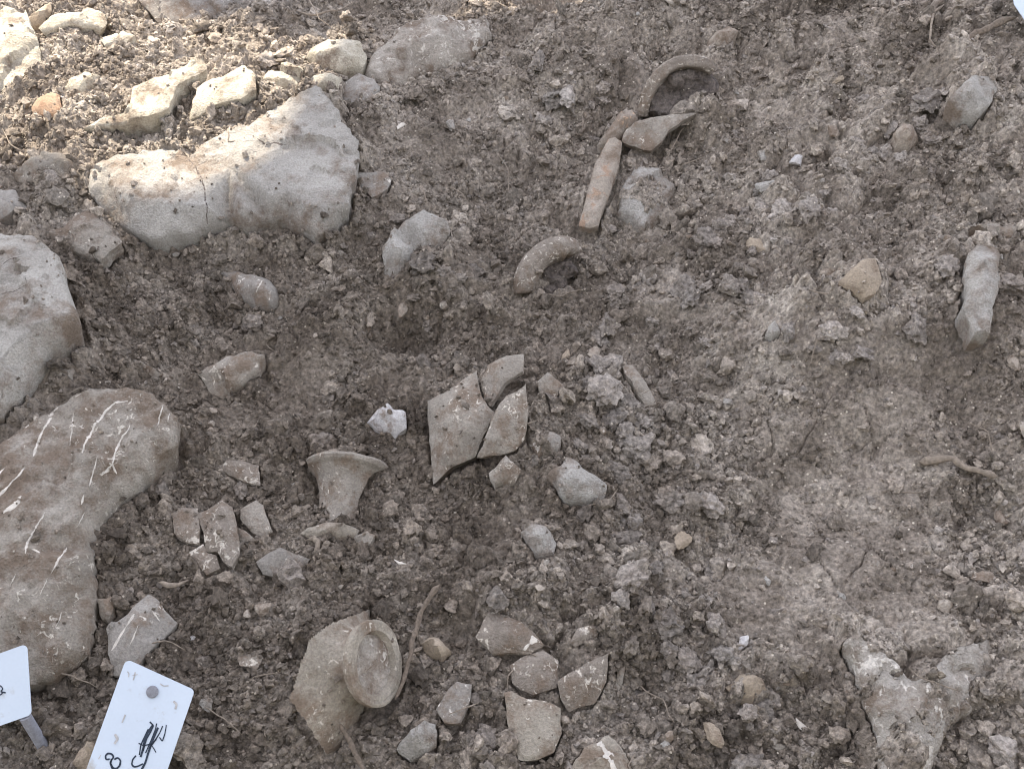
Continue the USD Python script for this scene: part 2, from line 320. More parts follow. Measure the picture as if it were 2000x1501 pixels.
def vein(mesh, pts, w=5, lift=.0009, wig=2.0, seed=0, hollow=False):
    """A thin crust (or, hollow, a dark seam) of width w pixels draped on a stone along photo pixels."""
    P = resample(pts, 4); r = np.random.default_rng(seed + 900)
    k = len(P)
    n1 = np.convolve(r.normal(0, 1, k + 8), np.ones(5) / 5, 'same')[4:-4][:k]; n2 = np.convolve(r.normal(0, 1, k + 8), np.ones(3) / 3, 'same')[4:-4][:k]
    tg = np.gradient(P, axis=0); tg /= np.maximum(np.linalg.norm(tg, axis=1, keepdims=True), 1e-9); nn = np.stack([-tg[:, 1], tg[:, 0]], -1)
    P = P + nn * (n1 * wig)[:, None]
    ww = w * (1 + .55 * n2) * np.minimum(1, np.minimum(np.arange(k) + 1.2, k - np.arange(k) + .2) / 4)
    ww = np.maximum(ww, .6)
    L, Cc, R = hit(mesh, *(P - nn * ww[:, None] / 2).T), hit(mesh, *P.T), hit(mesh, *(P + nn * ww[:, None] / 2).T)
    ok = ~(np.isnan(L).any(1) | np.isnan(Cc).any(1) | np.isnan(R).any(1))
    tov = unit(CAM - np.nanmean(Cc, 0))
    V = np.stack([L - tov * .0006, Cc + tov * lift, R - tov * .0006], 1).reshape(-1, 3); V = np.nan_to_num(V)
    F = []
    for i in range(k - 1):
        if ok[i] and ok[i + 1]:
            a, b = 3 * i, 3 * i + 3
            F += [(a, a + 1, b + 1), (a, b + 1, b), (a + 1, a + 2, b + 2), (a + 1, b + 2, b + 1)]
    if not F: return None
    F = np.array(F); c = np.cross(V[F[:, 1]] - V[F[:, 0]], V[F[:, 2]] - V[F[:, 0]]) @ tov
    F[c < 0] = F[c < 0][:, ::-1]
    mm = trimesh.Trimesh(V, F, process=False); mm.remove_unreferenced_vertices()
    return mm
def tube(P, rad, sides=7):
    P = np.asarray(P, float); k = len(P); rad = np.broadcast_to(rad, (k,))
    tg = np.gradient(P, axis=0); tg /= np.maximum(np.linalg.norm(tg, axis=1, keepdims=True), 1e-9)
    ref = np.array([.3, .2, 1.0]); V, F = [], []
    for i in range(k):
        a = unit(np.cross(tg[i], ref)); b = np.cross(tg[i], a); th = np.arange(sides) / sides * 2 * np.pi
        V.append(P[i] + rad[i] * (np.cos(th)[:, None] * a + np.sin(th)[:, None] * b))
    for i in range(k - 1):
        for j in range(sides):
            a, b, c, d = i * sides + j, i * sides + (j + 1) % sides, (i + 1) * sides + (j + 1) % sides, (i + 1) * sides + j
            F += [(a, b, c), (a, c, d)]
    V = np.vstack(V + [P[:1], P[-1:]]); e0, e1 = k * sides, k * sides + 1
    for j in range(sides): F += [(e0, (j + 1) % sides, j), (e1, (k - 1) * sides + j, (k - 1) * sides + (j + 1) % sides)]
    return trimesh.Trimesh(V, np.array(F), process=False)
# ------------------------------------------------------------------ the ground: one sheet, fine where the excavation is
def spots(lst):
    out = []
    for px, py, rx, ry, w in lst:
        c, a, b = at(px, py), at(px + rx, py), at(px, py - ry)
        out.append((c[0], c[1], abs(a[0] - c[0]) + 1e-6, abs(b[1] - c[1]) + 1e-6, w))
    return out
SMOOTH = spots([(1670, 1040, 200, 170, 1), (1560, 880, 100, 80, .9), (1720, 800, 130, 60, .9), (1800, 900, 90, 90, .8), (1640, 660, 130, 70, .45), (1800, 660, 90, 80, .4), (1560, 1150, 160, 80, .5),
                (1800, 1180, 120, 90, .7), (1250, 390, 70, 80, .7), (830, 590, 80, 40, .5), (830, 90, 110, 60, .8), (1180, 130, 120, 60, .45), (1300, 560, 90, 60, .4), (1380, 620, 90, 70, .4),
                (620, 700, 70, 40, .5), (860, 250, 90, 40, .3), (1500, 1260, 120, 70, .35), (160, 470, 90, 50, .5), (1700, 330, 120, 60, .3), (1660, 60, 170, 60, .45), (1450, 180, 90, 50, .3)])
COARSE = spots([(200, 1420, 170, 130, 1), (560, 1000, 330, 170, .8), (300, 600, 200, 110, .9), (430, 1250, 140, 120, .7), (300, 1130, 140, 90, .9), (520, 440, 200, 40, .9), (950, 420, 120, 90, .7),
                (1920, 1060, 110, 180, .9), (900, 1400, 160, 120, .8), (1150, 1180, 200, 70, .6), (1340, 870, 120, 130, .8), (1200, 780, 130, 90, .6), (1380, 1330, 220, 120, .7), (300, 150, 330, 170, .25),
                (1240, 1040, 130, 60, .7), (700, 850, 90, 90, .6), (1050, 350, 90, 60, .4), (600, 560, 160, 120, .5), (1600, 1430, 200, 70, .4), (1900, 1450, 110, 60, .6), (330, 1350, 400, 160, .6)])
CRACK = spots([(1640, 760, 240, 150, 1), (1520, 860, 140, 90, .9), (1700, 1080, 190, 90, .7), (1790, 660, 110, 90, .8), (1200, 690, 90, 110, .8), (830, 600, 90, 60, .4), (1180, 160, 120, 80, .4), (640, 165 + 20, 60, 40, .5)])
def field(lst, x, y):
    o = np.zeros_like(x)
    for cx, cy, rx, ry, w in lst:
        o = np.maximum(o, w * (1 - sstep(.55, 1.25, np.hypot((x - cx) / rx, (y - cy) / ry))))
    return o
def axis(a, b, s, far=55.0):
    core = np.arange(a, b + s / 2, s); g = s * 1.0; ext = []; p = 0
    while p < far: g *= 1.22; p += g; ext.append(p)
    ext = np.array(ext)
    return np.concatenate([(core[0] - ext)[::-1], core, core[-1] + ext])
GX, GY = axis(-.98, 1.0, .00175), axis(-.56, .96, .00175)
X, Y = np.meshgrid(GX, GY)
CORE = (X > -1.0) & (X < 1.02) & (Y > -.58) & (Y < .98)
def lumps(x, y, size, seed, flat_=.55):
    """Rounded crumbs packed side by side: 1 at the crown of each, 0 in the seams; plus a height of its own per crumb."""
    r = np.random.default_rng(seed)
    nx, ny = int(2.1 / size), int(1.65 / size)
    gx, gy = np.meshgrid(np.arange(nx), np.arange(ny))
    P = np.stack([-1.03 + (gx + r.uniform(-.1, 1.1, gx.shape)) * size, -.61 + (gy + r.uniform(-.1, 1.1, gy.shape)) * size], -1).reshape(-1, 2)
    own = r.uniform(.15, 1.0, len(P)) ** 1.3
    d, i = cKDTree(P).query(np.stack([x, y], -1), k=2)
    e = (d[:, 1] - d[:, 0]) / size
    return np.sqrt(np.clip(e * 1.6, 0, 1)) * own[i[:, 0]], e
x, y = X[CORE], Y[CORE]
wx, wy = x + (fbm2(x, y, .03, 3, 71) - .5) * .018 + (fbm2(x, y, .006, 2, 75) - .5) * .004, y + (fbm2(x, y, .03, 3, 72) - .5) * .018 + (fbm2(x, y, .006, 2, 76) - .5) * .004
sm, co, ck = field(SMOOTH, x, y), field(COARSE, x, y), field(CRACK, x, y)
patch = fbm2(x, y, .07, 3, 31)
sm = np.clip(sm + .22 * sstep(.55, .7, patch), 0, 1) * (1 - .3 * co); lo = 1 - sm
d_ = (fbm2(x, y, .05, 4, 11) - .5) * .030 * (.30 + .70 * lo)
L0, _ = lumps(wx, wy, .058, 21); L1, _ = lumps(wx, wy, .030, 1); L2, _ = lumps(wx, wy, .014, 2); L3, _ = lumps(wx, wy, .0075, 3)
big = sstep(.42, .62, fbm2(x, y, .06, 2, 44))
bank = sstep(.05, .3, x + .35 * y)
d_ += (fbm2(x, y, .10, 3, 13) - .5) * .046 * (.4 + .6 * lo) + (.35 + .65 * lo) * sstep(.35, .6, fbm2(x, y, .13, 2, 47)) * (L0 - .45) * (.024 + .020 * bank)
d_ += lo * ((.35 + .65 * big) * L1 * .024 + L2 * (.0085 + .004 * co) + L3 * .0052 - .013) + sm * (L2 * .0028 + L3 * .0026 + .001)
st = fbm2(x * .82 + y * .57, (-x * .57 + y * .82) * 5.0, .035, 4, 51) - .5                       # scrape marks of the trowel across the bank
d_ += st * .012 * sstep(.1, .35, x + .3 * y) * (.4 + .6 * lo) * sstep(-.25, .1, y)
d_ += (fbm2(x, y, .008, 4, 61) - .5) * .0060 * (.45 + .55 * lo)
_, e1 = lumps(wx, wy, .062, 9); _, e2 = lumps(wx, wy, .027, 10)
gate = sstep(.53, .70, fbm2(x, y, .08, 2, 88))
d_ -= .75 * ck * (.010 * gate * (1 - sstep(.0, .042, e1)) - .0012 * gate * (1 - sstep(.07, .22, e1)) + .0035 * (1 - gate) * (1 - sstep(.0, .08, e2)))
Z = macro(X, Y)
zc = Z[CORE] + d_ * sstep(0, .03, np.minimum.reduce([x + 1.0, 1.02 - x, y + .58, .98 - y]))
Z[CORE] = zc
ny_, nx_ = X.shape
ii = np.arange(ny_ * nx_).reshape(ny_, nx_)
GF = np.stack([ii[:-1, :-1], ii[:-1, 1:], ii[1:, 1:], ii[1:, :-1]], -1).reshape(-1, 4)
def ground_normals():
    dzx = np.gradient(Z, axis=1) / np.gradient(X, axis=1); dzy = np.gradient(Z, axis=0) / np.gradient(Y, axis=0)
    N = np.stack([-dzx, -dzy, np.ones_like(Z)], -1); return (N / np.linalg.norm(N, axis=-1, keepdims=True)).reshape(-1, 3)
soil_prim = UsdGeom.Mesh.Define(stage, '/World/soil_ground')
soil_prim.CreateFaceVertexCountsAttr(Vt.IntArray.FromNumpy(np.full(len(GF), 4, np.int32)))
soil_prim.CreateFaceVertexIndicesAttr(Vt.IntArray.FromNumpy(GF.astype(np.int32).ravel()))
soil_prim.CreateSubdivisionSchemeAttr('none')
UsdShade.MaterialBindingAPI.Apply(soil_prim.GetPrim()).Bind(M['soil'])
tag(soil_prim.GetPrim(), kind='structure')        # its points are set further down, once things are bedded in it

# ------------------------------------------------------------------ added unseen shade sails, cut to shape the sun patch at upper left
SAIL_Z = 3.2
def sail(outline, name, label):
    P = at(*np.array(outline, float).T) if True else None
    P = P + SUN * ((SAIL_Z - P[:, 2]) / SUN[2])[:, None]
    poly = Polygon(P[:, :2])
    if not poly.is_valid: poly = poly.buffer(0)
    mm = trimesh.creation.extrude_polygon(poly, .004, engine='earcut'); mm.apply_translation([0, 0, SAIL_Z])
    t = thing(name, label, 'shade sail')
    obj('cloth', mm, M['canvas'], str(t.GetPath()), False)
    hull = np.array(poly.convex_hull.simplify(.35).exterior.coords)[:-1]
    for q in hull:
        g = float(macro(q[0], q[1]))
        if q[1] < 1.55: continue
        c = trimesh.creation.cylinder(.03, SAIL_Z + .1 - g + .2, sections=16); c.apply_translation([q[0], q[1], (SAIL_Z + .1 + g - .2) / 2])
        obj('pole', c, M['pole'], str(t.GetPath()), 40)
def curve(a, b, c, k=10):
    a, b, c = map(np.array, (a, b, c)); t = np.linspace(0, 1, k)[:, None]
    return ((1 - t) ** 2 * a + 2 * t * (1 - t) * b + t * t * c).tolist()
sail(curve((-900, 250), (-200, 330), (150, 312)) + curve((130, 335), (400, 655), (605, 205)) + curve((590, 210), (640, 160), (745, 40)) + [(2500, -140), (2900, 1200), (2400, 2000), (-400, 2000), (-1200, 900)], 'shade_sail', 'large grey canvas sail added out of view to shade the ground')
sail(curve((270, 12), (480, 62), (600, 52)) + curve((620, 52), (680, 62), (800, 60)) + [(1100, -60), (900, -190), (300, -120)], 'shade_sail', 'small grey canvas sail added out of view to shade the far edge')

# added dark net, unseen behind the viewer, blocks sky to deepen the shading
nf = thing('net_fence', 'dark green net on posts added unseen behind the viewer to deepen shading', 'fence')
for k in range(6):
    px_ = -3.0 + k * 1.2; g = float(macro(px_, -1.75)); c = trimesh.creation.cylinder(.035, 2.5, sections=16); c.apply_translation([px_, -1.75, g + 1.05]); obj('post', c, M['pole'], str(nf.GetPath()), 40)
for k in range(5):
    bxx = trimesh.creation.box((1.13, .006, 2.1)); bxx.apply_translation([-2.4 + k * 1.2, -1.75, float(macro(-2.4 + k * 1.2, -1.75)) + 1.12]); obj('net_panel', bxx, M['net'], str(nf.GetPath()), False)

# ------------------------------------------------------------------ large stones
slab('wall_stone', 'big pale cracked limestone slab, half sunlit, largest stone of the upper left', 'stone', 'grey',
     [(172, 325, 17), (215, 302, 20), (290, 288, 20), (340, 284, 20), (366, 300, 20), (400, 272, 22), (450, 250, 22), (500, 232, 24), (560, 195, 25), (618, 165, 25), (643, 190, 24), (668, 228, 22), (700, 275, 20), (697, 330, 16), (688, 360, 12), (682, 400, 5), (655, 440, -15), (615, 452, -15), (575, 436, -14), (545, 420, -11), (520, 424, -13), (480, 441, -14), (440, 436, -14), (400, 444, -15), (330, 456, -15), (285, 462, -15), (240, 442, -14), (205, 412, -11), (176, 372, 9)],
     [(255, 385, 16), (200, 345, 17), (330, 395, 15), (400, 400, 14), (470, 400, 13), (530, 385, 14), (560, 370, 14), (600, 400, 10), (640, 405, 8), (650, 350, 15), (505, 268, 24), (515, 284, 18), (560, 283, 18), (565, 270, 24), (620, 265, 23), (625, 280, 20), (400, 330, 17), (390, 330, 17), (300, 330, 20), (450, 320, 19), (550, 330, 18), (600, 320, 18), (660, 300, 20)],
     lift=.003, depth=.06, bevel=.003, rough=.0035, jit=.0035, facet=.06, cell=.035, key='slab')
slab('boulder', 'smooth grey layered boulder cut off by the left edge', 'stone', 'grey',
     [(-260, 470, 30), (0, 449, 34), (62, 446, 34), (108, 488, 34), (126, 545, 32), (146, 612, 30), (136, 636, 22), (98, 676, 12), (60, 726, 4), (0, 802, 0), (-150, 860, 0), (-320, 700, 10)],
     [(-20, 585, 38), (45, 560, 38), (52, 545, 46), (0, 520, 46), (60, 490, 42), (60, 640, 36), (0, 700, 32), (100, 625, 34), (60, 690, 16), (10, 770, 14), (-100, 600, 44), (-100, 720, 26)],
     lift=.007, depth=.06, bevel=.005, rough=.003, jit=.002, facet=.07, cell=.05, key='boulder')
slab('boulder', 'large brown rock with white root veins at lower left', 'stone', 'brown',
     [(-200, 980, 7), (-40, 890, 12), (0, 862, 13), (70, 812, 14), (140, 765, 16), (190, 755, 16), (245, 753, 16), (300, 768, 14), (346, 810, 12), (345, 858, 8), (305, 905, -6), (262, 942, -7), (222, 985, -9), (192, 1022, -9), (180, 1062, -7), (182, 1150, -7), (176, 1222, -7), (168, 1268, -9), (112, 1312, -11), (60, 1332, -12), (-60, 1345, -3), (-260, 1300, 0)],
     [(160, 800, 21), (250, 800, 21), (300, 830, 17), (120, 900, 24), (40, 960, 24), (240, 900, 16), (150, 1000, 19), (60, 1080, 22), (140, 1100, 17), (100, 1200, 13), (20, 1200, 17), (-60, 1000, 22), (120, 1270, 6), (170, 900, 22), (200, 850, 21)],
     lift=.003, depth=.06, bevel=.004, rough=.0065, jit=.003, facet=.05, cell=.03, key='brownrock')
br = '/World/boulder_001'
for i, (pts, w) in enumerate([([(158, 768), (125, 785), (105, 805), (88, 835), (75, 860), (64, 890)], 10), ([(250, 785), (225, 785), (205, 805), (185, 830), (168, 860), (160, 884)], 8), ([(254, 828), (240, 850), (226, 880), (220, 905), (228, 925)], 8), ([(222, 900), (210, 918), (200, 930)], 6),
     ([(318, 790), (312, 812), (308, 830)], 8), ([(332, 806), (327, 822)], 7), ([(48, 912), (20, 945), (-20, 985)], 9), ([(190, 890), (182, 920), (172, 950)], 5), ([(88, 1000), (70, 1030), (55, 1060), (48, 1080)], 8), ([(130, 1068), (112, 1095), (100, 1120)], 9), ([(165, 965), (160, 985)], 8), ([(145, 805), (140, 840), (136, 870)], 4), ([(92, 1128), (78, 1160)], 5), ([(165, 1000), (150, 1030)], 5),
     ([(42, 968), (22, 990), (6, 1002)], 14), ([(10, 915), (-5, 930)], 9), ([(62, 1072), (78, 1078)], 12), ([(120, 1195), (108, 1225)], 5), ([(30, 1120), (20, 1145)], 5)]):
    vm = vein(STONES['brownrock'], pts, w * .72, seed=i)
    if vm is not None: obj('vein', vm, M['lime'], br, True)
for nm, pts, w in (('crack', [(346, 288), (362, 305), (384, 328), (396, 352), (402, 380), (404, 410), (405, 438)], 5), ('crack', [(500, 268), (520, 283), (535, 279), (560, 282)], 5)):
    vm = vein(STONES['slab'], pts, w, lift=.0004, wig=2, seed=40)
    if vm is not None: obj(nm, vm, M['darksoil'], '/World/wall_stone', True)
for k, (pts, w) in enumerate([([(0, 575), (25, 570), (52, 555)], 4), ([(52, 552), (50, 538)], 5), ([(0, 520), (20, 505), (45, 500)], 3)]):
    vm = vein(STONES['boulder'], pts, w, lift=.0004, wig=1.5, seed=60 + k)
    if vm is not None: obj('crack', vm, M['darksoil'], '/World/boulder', True)

def S(label, mat, outline, ctrl=(), name='stone', cat='stone', **kw): return slab(name, label, cat, mat, outline, ctrl=ctrl, **kw)
# sunlit group, upper left
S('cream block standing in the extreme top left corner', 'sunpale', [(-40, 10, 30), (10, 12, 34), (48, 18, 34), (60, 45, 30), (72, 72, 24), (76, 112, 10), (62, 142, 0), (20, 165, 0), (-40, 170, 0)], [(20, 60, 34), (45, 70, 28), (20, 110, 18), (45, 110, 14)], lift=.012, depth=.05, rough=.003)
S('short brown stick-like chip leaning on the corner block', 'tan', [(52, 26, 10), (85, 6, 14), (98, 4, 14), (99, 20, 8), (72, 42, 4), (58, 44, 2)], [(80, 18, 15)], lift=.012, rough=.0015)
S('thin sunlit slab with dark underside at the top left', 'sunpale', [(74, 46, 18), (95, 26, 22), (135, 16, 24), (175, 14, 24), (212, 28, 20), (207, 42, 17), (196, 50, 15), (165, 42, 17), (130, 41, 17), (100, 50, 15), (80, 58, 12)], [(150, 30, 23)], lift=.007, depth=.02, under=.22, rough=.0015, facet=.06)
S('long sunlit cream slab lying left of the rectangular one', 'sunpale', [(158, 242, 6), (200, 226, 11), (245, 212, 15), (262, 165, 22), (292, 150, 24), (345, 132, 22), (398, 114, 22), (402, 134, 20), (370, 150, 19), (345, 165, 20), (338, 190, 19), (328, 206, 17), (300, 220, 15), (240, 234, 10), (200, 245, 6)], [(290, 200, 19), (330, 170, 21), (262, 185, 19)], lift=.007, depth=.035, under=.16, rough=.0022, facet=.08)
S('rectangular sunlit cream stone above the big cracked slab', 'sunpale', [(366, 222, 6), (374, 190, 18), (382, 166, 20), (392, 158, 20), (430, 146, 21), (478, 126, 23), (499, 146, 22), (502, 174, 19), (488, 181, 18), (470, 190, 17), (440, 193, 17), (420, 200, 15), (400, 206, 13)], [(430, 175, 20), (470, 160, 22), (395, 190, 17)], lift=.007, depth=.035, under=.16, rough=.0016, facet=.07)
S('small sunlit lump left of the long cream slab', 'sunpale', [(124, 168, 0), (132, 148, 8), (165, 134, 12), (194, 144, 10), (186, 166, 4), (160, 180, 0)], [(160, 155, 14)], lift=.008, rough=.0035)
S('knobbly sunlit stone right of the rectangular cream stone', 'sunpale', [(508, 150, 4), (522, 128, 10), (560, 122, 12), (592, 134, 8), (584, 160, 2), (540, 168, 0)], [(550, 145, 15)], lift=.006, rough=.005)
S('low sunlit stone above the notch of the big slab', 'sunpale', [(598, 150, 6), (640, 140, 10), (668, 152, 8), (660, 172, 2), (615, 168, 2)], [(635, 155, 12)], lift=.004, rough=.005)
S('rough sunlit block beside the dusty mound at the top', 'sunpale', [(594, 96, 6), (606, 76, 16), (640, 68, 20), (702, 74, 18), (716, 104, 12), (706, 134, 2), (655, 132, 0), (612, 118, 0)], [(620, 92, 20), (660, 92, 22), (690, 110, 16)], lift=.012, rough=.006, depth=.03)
S('orange brick sherd at the far left', 'brick', [(60, 208, 2), (72, 190, 8), (98, 176, 12), (116, 182, 12), (119, 214, 8), (108, 226, 4), (62, 216, 0)], [(95, 198, 12)], lift=.010, depth=.014, rough=.0015, name='brick_sherd', cat='brick fragment')
S('big dusty grey boulder under soil at the top centre', 'dustrock', [(712, 140, 0), (728, 82, 10), (775, 48, 18), (835, 25, 24), (900, 32, 20), (950, 22, 10), (960, 62, 6), (918, 98, 4), (855, 124, 0), (790, 154, 0), (740, 152, 0)], [(800, 85, 28), (860, 65, 30), (760, 110, 16)], lift=.024, bevel=.008, rough=.004, facet=.10, name='boulder', seed=301)
S('dark blue-grey stone cut off by the top edge', 'slate', [(262, -60, 20), (270, 0, 18), (300, 28, 10), (365, 42, 4), (440, 46, 2), (482, 30, 0), (520, -60, 4)], [(350, -10, 24), (430, 0, 20)], lift=.008, rough=.003)
S('flat brown slab under the corner of the big cracked slab', 'brown', [(88, 452, 4), (122, 440, 8), (168, 402, 14), (182, 410, 14), (236, 464, 8), (196, 508, 0), (130, 482, 0)], [(165, 450, 12)], lift=.006, depth=.02, cover=.28)
S('pale grey flat stone at the left edge above the grey boulder', 'slate', [(-40, 368, 8), (28, 368, 10), (52, 400, 6), (0, 428, 0), (-40, 430, 0)], [(5, 395, 9)], lift=.006)
S('dirty low stone at the left edge beneath the sunlit gravel', 'brown', [(15, 325, 4), (60, 296, 12), (112, 292, 10), (150, 320, 4), (120, 350, 0), (40, 345, 0)], [(85, 315, 14)], lift=.004, rough=.005, cover=.35)
S('flat brown stone wedged between the grey boulder and the veined rock', 'brown', [(60, 745, 4), (100, 690, 12), (130, 680, 12), (142, 715, 6), (128, 750, 2), (70, 770, 0)], [(110, 715, 13)], lift=.0, rough=.004, cover=.3)
S('small pale flake below the thin slab at the top left', 'sunpale', [(195, 74, 5), (240, 58, 8), (264, 66, 6), (242, 84, 3), (206, 88, 2)], [(230, 72, 8)], lift=.006, rough=.0015, facet=.06)
S('broad flat brown-grey stone at the right corner of the big cracked slab', 'slate', [(645, 152, 4), (700, 138, 7), (742, 164, 5), (728, 196, 1), (684, 204, 0), (664, 186, 1)], [(700, 168, 9)], lift=.004, rough=.002, cover=.2)
# middle
S('pale stone with a bright flat top and brown lower face, left of centre', 'pale', [(747, 478, 14), (762, 448, 24), (792, 420, 28), (826, 402, 30), (870, 420, 28), (880, 440, 22), (850, 470, 12), (812, 490, 4), (795, 520, 0), (768, 548, -8), (750, 530, -8)], [(772, 478, 26), (808, 480, 16), (830, 440, 30), (785, 500, 12), (765, 510, 6)], lift=.008, depth=.03, rough=.002)
S('almond-shaped grey-brown stone with a white scratch', 'slate', [(428, 522, 2), (452, 520, 6), (500, 530, 12), (528, 540, 12), (546, 572, 8), (532, 596, 0), (498, 592, 0), (462, 566, 0)], [(505, 560, 18), (470, 540, 10)], lift=.004, bevel=.006, rough=.0025, key='almond')
vm = vein(STONES['almond'], [(512, 548), (506, 562), (502, 572)], 5, seed=70); obj('scratch', vm, M['lime'], '/World/' + [k for k in [str(p.GetName()) for p in stage.GetPrimAtPath('/World').GetChildren()] if k.startswith('stone')][-1], True)
S('tilted buff stone below the almond-shaped stone', 'sherd', [(384, 722, 8), (402, 708, 14), (440, 690, 18), (482, 678, 18), (514, 690, 14), (500, 720, 6), (470, 746, 0), (430, 764, -4), (410, 756, -2), (394, 738, 2)], [(440, 725, 13), (470, 705, 17), (425, 745, 4)], lift=.010, rough=.003)
S('thin sliver of buff stone above the veined rock', 'sherd', [(240, 696, 4), (258, 692, 6), (300, 716, 6), (318, 728, 2), (300, 734, 0), (268, 718, 0)], lift=.006)
S('small smooth flat sherd right of the big cracked slab', 'slate', [(696, 338, 4), (750, 334, 4), (764, 350, 2), (756, 368, 0), (726, 384, 0), (700, 358, 1)], lift=.007, depth=.008, rough=.0006, bevel=.0012, name='pottery_sherd', cat='pottery sherd')
S('dusty pale stone half buried beneath the broken handle', 'pale', [(1212, 366, 6), (1240, 318, 14), (1290, 325, 10), (1326, 356, 6), (1300, 420, 0), (1255, 450, -4), (1206, 412, 0)], [(1250, 350, 20), (1270, 390, 14)], lift=.004, bevel=.008, rough=.004, cover=.25)
S('white and blue-grey quartz lump left of the broken jar', 'quartz', [(714, 812, 4), (730, 795, 12), (755, 778, 16), (790, 808, 10), (792, 836, 2), (772, 850, 0), (728, 832, 0)], [(752, 805, 20), (775, 825, 13)], lift=.005, rough=.003)
S('brown faceted stone touching the foot of the broken jar', 'sherd', [(956, 922, 4), (974, 896, 14), (988, 884, 16), (1017, 914, 8), (1006, 937, 0), (968, 944, 0)], [(985, 915, 15), (990, 900, 18)], lift=.006, rough=.002)
S('light grey broad stone right of the broken jar', 'pale', [(1068, 926, 6), (1076, 912, 12), (1096, 904, 14), (1106, 888, 14), (1122, 892, 14), (1150, 912, 12), (1186, 934, 6), (1180, 962, 0), (1150, 974, 0), (1104, 970, 0), (1082, 952, 0)], [(1110, 925, 19), (1140, 935, 16), (1100, 950, 12)], lift=.006, rough=.002, bevel=.005)
S('pale blue-grey stone below the broad light stone', 'pale', [(1018, 1036, 8), (1040, 1020, 14), (1066, 1024, 12), (1086, 1055, 6), (1080, 1082, 0), (1052, 1080, 0), (1030, 1058, 2)], [(1050, 1040, 17), (1066, 1062, 9)], lift=.006, rough=.003)
S('small square buff sherd right of the broken jar', 'sherd', [(1050, 742, 6), (1070, 724, 8), (1104, 750, 5), (1086, 773, 0), (1056, 762, 0)], lift=.006, depth=.012, rough=.0012, name='pottery_sherd', cat='pottery sherd')
S('thin pale stone blade near the cracked earth right of the jar', 'sherd', [(1216, 712, 6), (1236, 706, 8), (1262, 740, 6), (1282, 785, 0), (1262, 790, 0), (1236, 752, 3)], lift=.004, rough=.002)
S('grey rounded stone below the right-hand jar sherd', 'slate', [(1030, 850, 2), (1062, 832, 10), (1096, 848, 8), (1092, 876, 0), (1050, 886, 0)], [(1062, 856, 13)], lift=.0, rough=.004, cover=.2)
# right
S('white-grey angular stone near the top right corner', 'pale', [(1856, 190, 6), (1880, 160, 16), (1902, 142, 20), (1948, 134, 18), (1962, 156, 10), (1932, 202, 2), (1914, 222, -4), (1880, 210, 0)], [(1900, 172, 20), (1920, 190, 10)], lift=.004, rough=.004, cover=.12)
S('upright column-like grey stone at the right edge', 'pale', [(1890, 520, 4), (1896, 490, 10), (1912, 470, 14), (1942, 472, 14), (1955, 484, 12), (1952, 556, 8), (1944, 600, 4), (1936, 640, 0), (1908, 642, 0), (1888, 600, 0)], [(1925, 510, 16), (1922, 570, 10)], lift=.020, rough=.0025, bevel=.005, facet=.08, cover=.0)
S('tan sharp-edged chip on the right-hand slope', 'tan', [(1644, 540, 2), (1664, 520, 8), (1684, 505, 10), (1714, 498, 10), (1728, 540, 5), (1718, 558, 2), (1694, 574, 0), (1676, 562, 0)], [(1695, 535, 11)], lift=.007, depth=.012, rough=.0015)
S('thin flat edge of stone showing at the right border', 'sherd', [(1898, 440, 3), (1940, 432, 5), (1988, 438, 4), (1980, 458, 0), (1930, 448, 0)], lift=.004)
S('small white triangular chip left of the cracked mound', 'pale', [(1494, 652, 0), (1502, 634, 6), (1514, 624, 8), (1524, 646, 2), (1510, 656, 0)], [(1508, 640, 9)], lift=.006)
S('rounded grey stone below the top edge right of centre', 'pebble', [(1386, 58, 4), (1400, 40, 12), (1426, 38, 12), (1440, 62, 4), (1420, 84, -2), (1396, 78, 0)], [(1412, 58, 17)], lift=.006, rough=.003)
S('round dusty cobble on the slope below the white-grey stone', 'pebble', [(1750, 250, 4), (1766, 232, 9), (1790, 234, 9), (1800, 256, 2), (1784, 272, 0), (1758, 268, 0)], [(1775, 250, 13)], lift=.0, bevel=.006)
S('yellowish cobble under the foot of the grey scree', 'tan', [(1420, 1338, 2), (1445, 1314, 8), (1490, 1318, 8), (1506, 1350, 2), (1480, 1372, -2), (1436, 1366, 0)], [(1462, 1340, 11)], lift=-.002, bevel=.007, rough=.004, cover=.35)
S('three-armed dusty rock mostly buried at the lower right', 'forked', [(1650, 1256, 2), (1668, 1240, 6), (1712, 1252, 10), (1752, 1290, 11), (1786, 1318, 9), (1830, 1290, 8), (1876, 1256, 8), (1940, 1238, 4), (1948, 1300, 0), (1902, 1335, 2), (1902, 1386, 0), (1858, 1406, 1), (1842, 1455, 1), (1814, 1520, 0), (1720, 1520, 0), (1720, 1424, 2), (1704, 1390, 2), (1682, 1345, 1), (1672, 1296, 1)],
  [(1720, 1310, 13), (1760, 1360, 12), (1790, 1390, 24), (1780, 1440, 22), (1830, 1330, 12), (1860, 1340, 10), (1765, 1400, 20), (1790, 1480, 14)], lift=-.006, bevel=.006, rough=.006, facet=.14, cell=.02, depth=.03, cover=.38, name='boulder', seed=302)
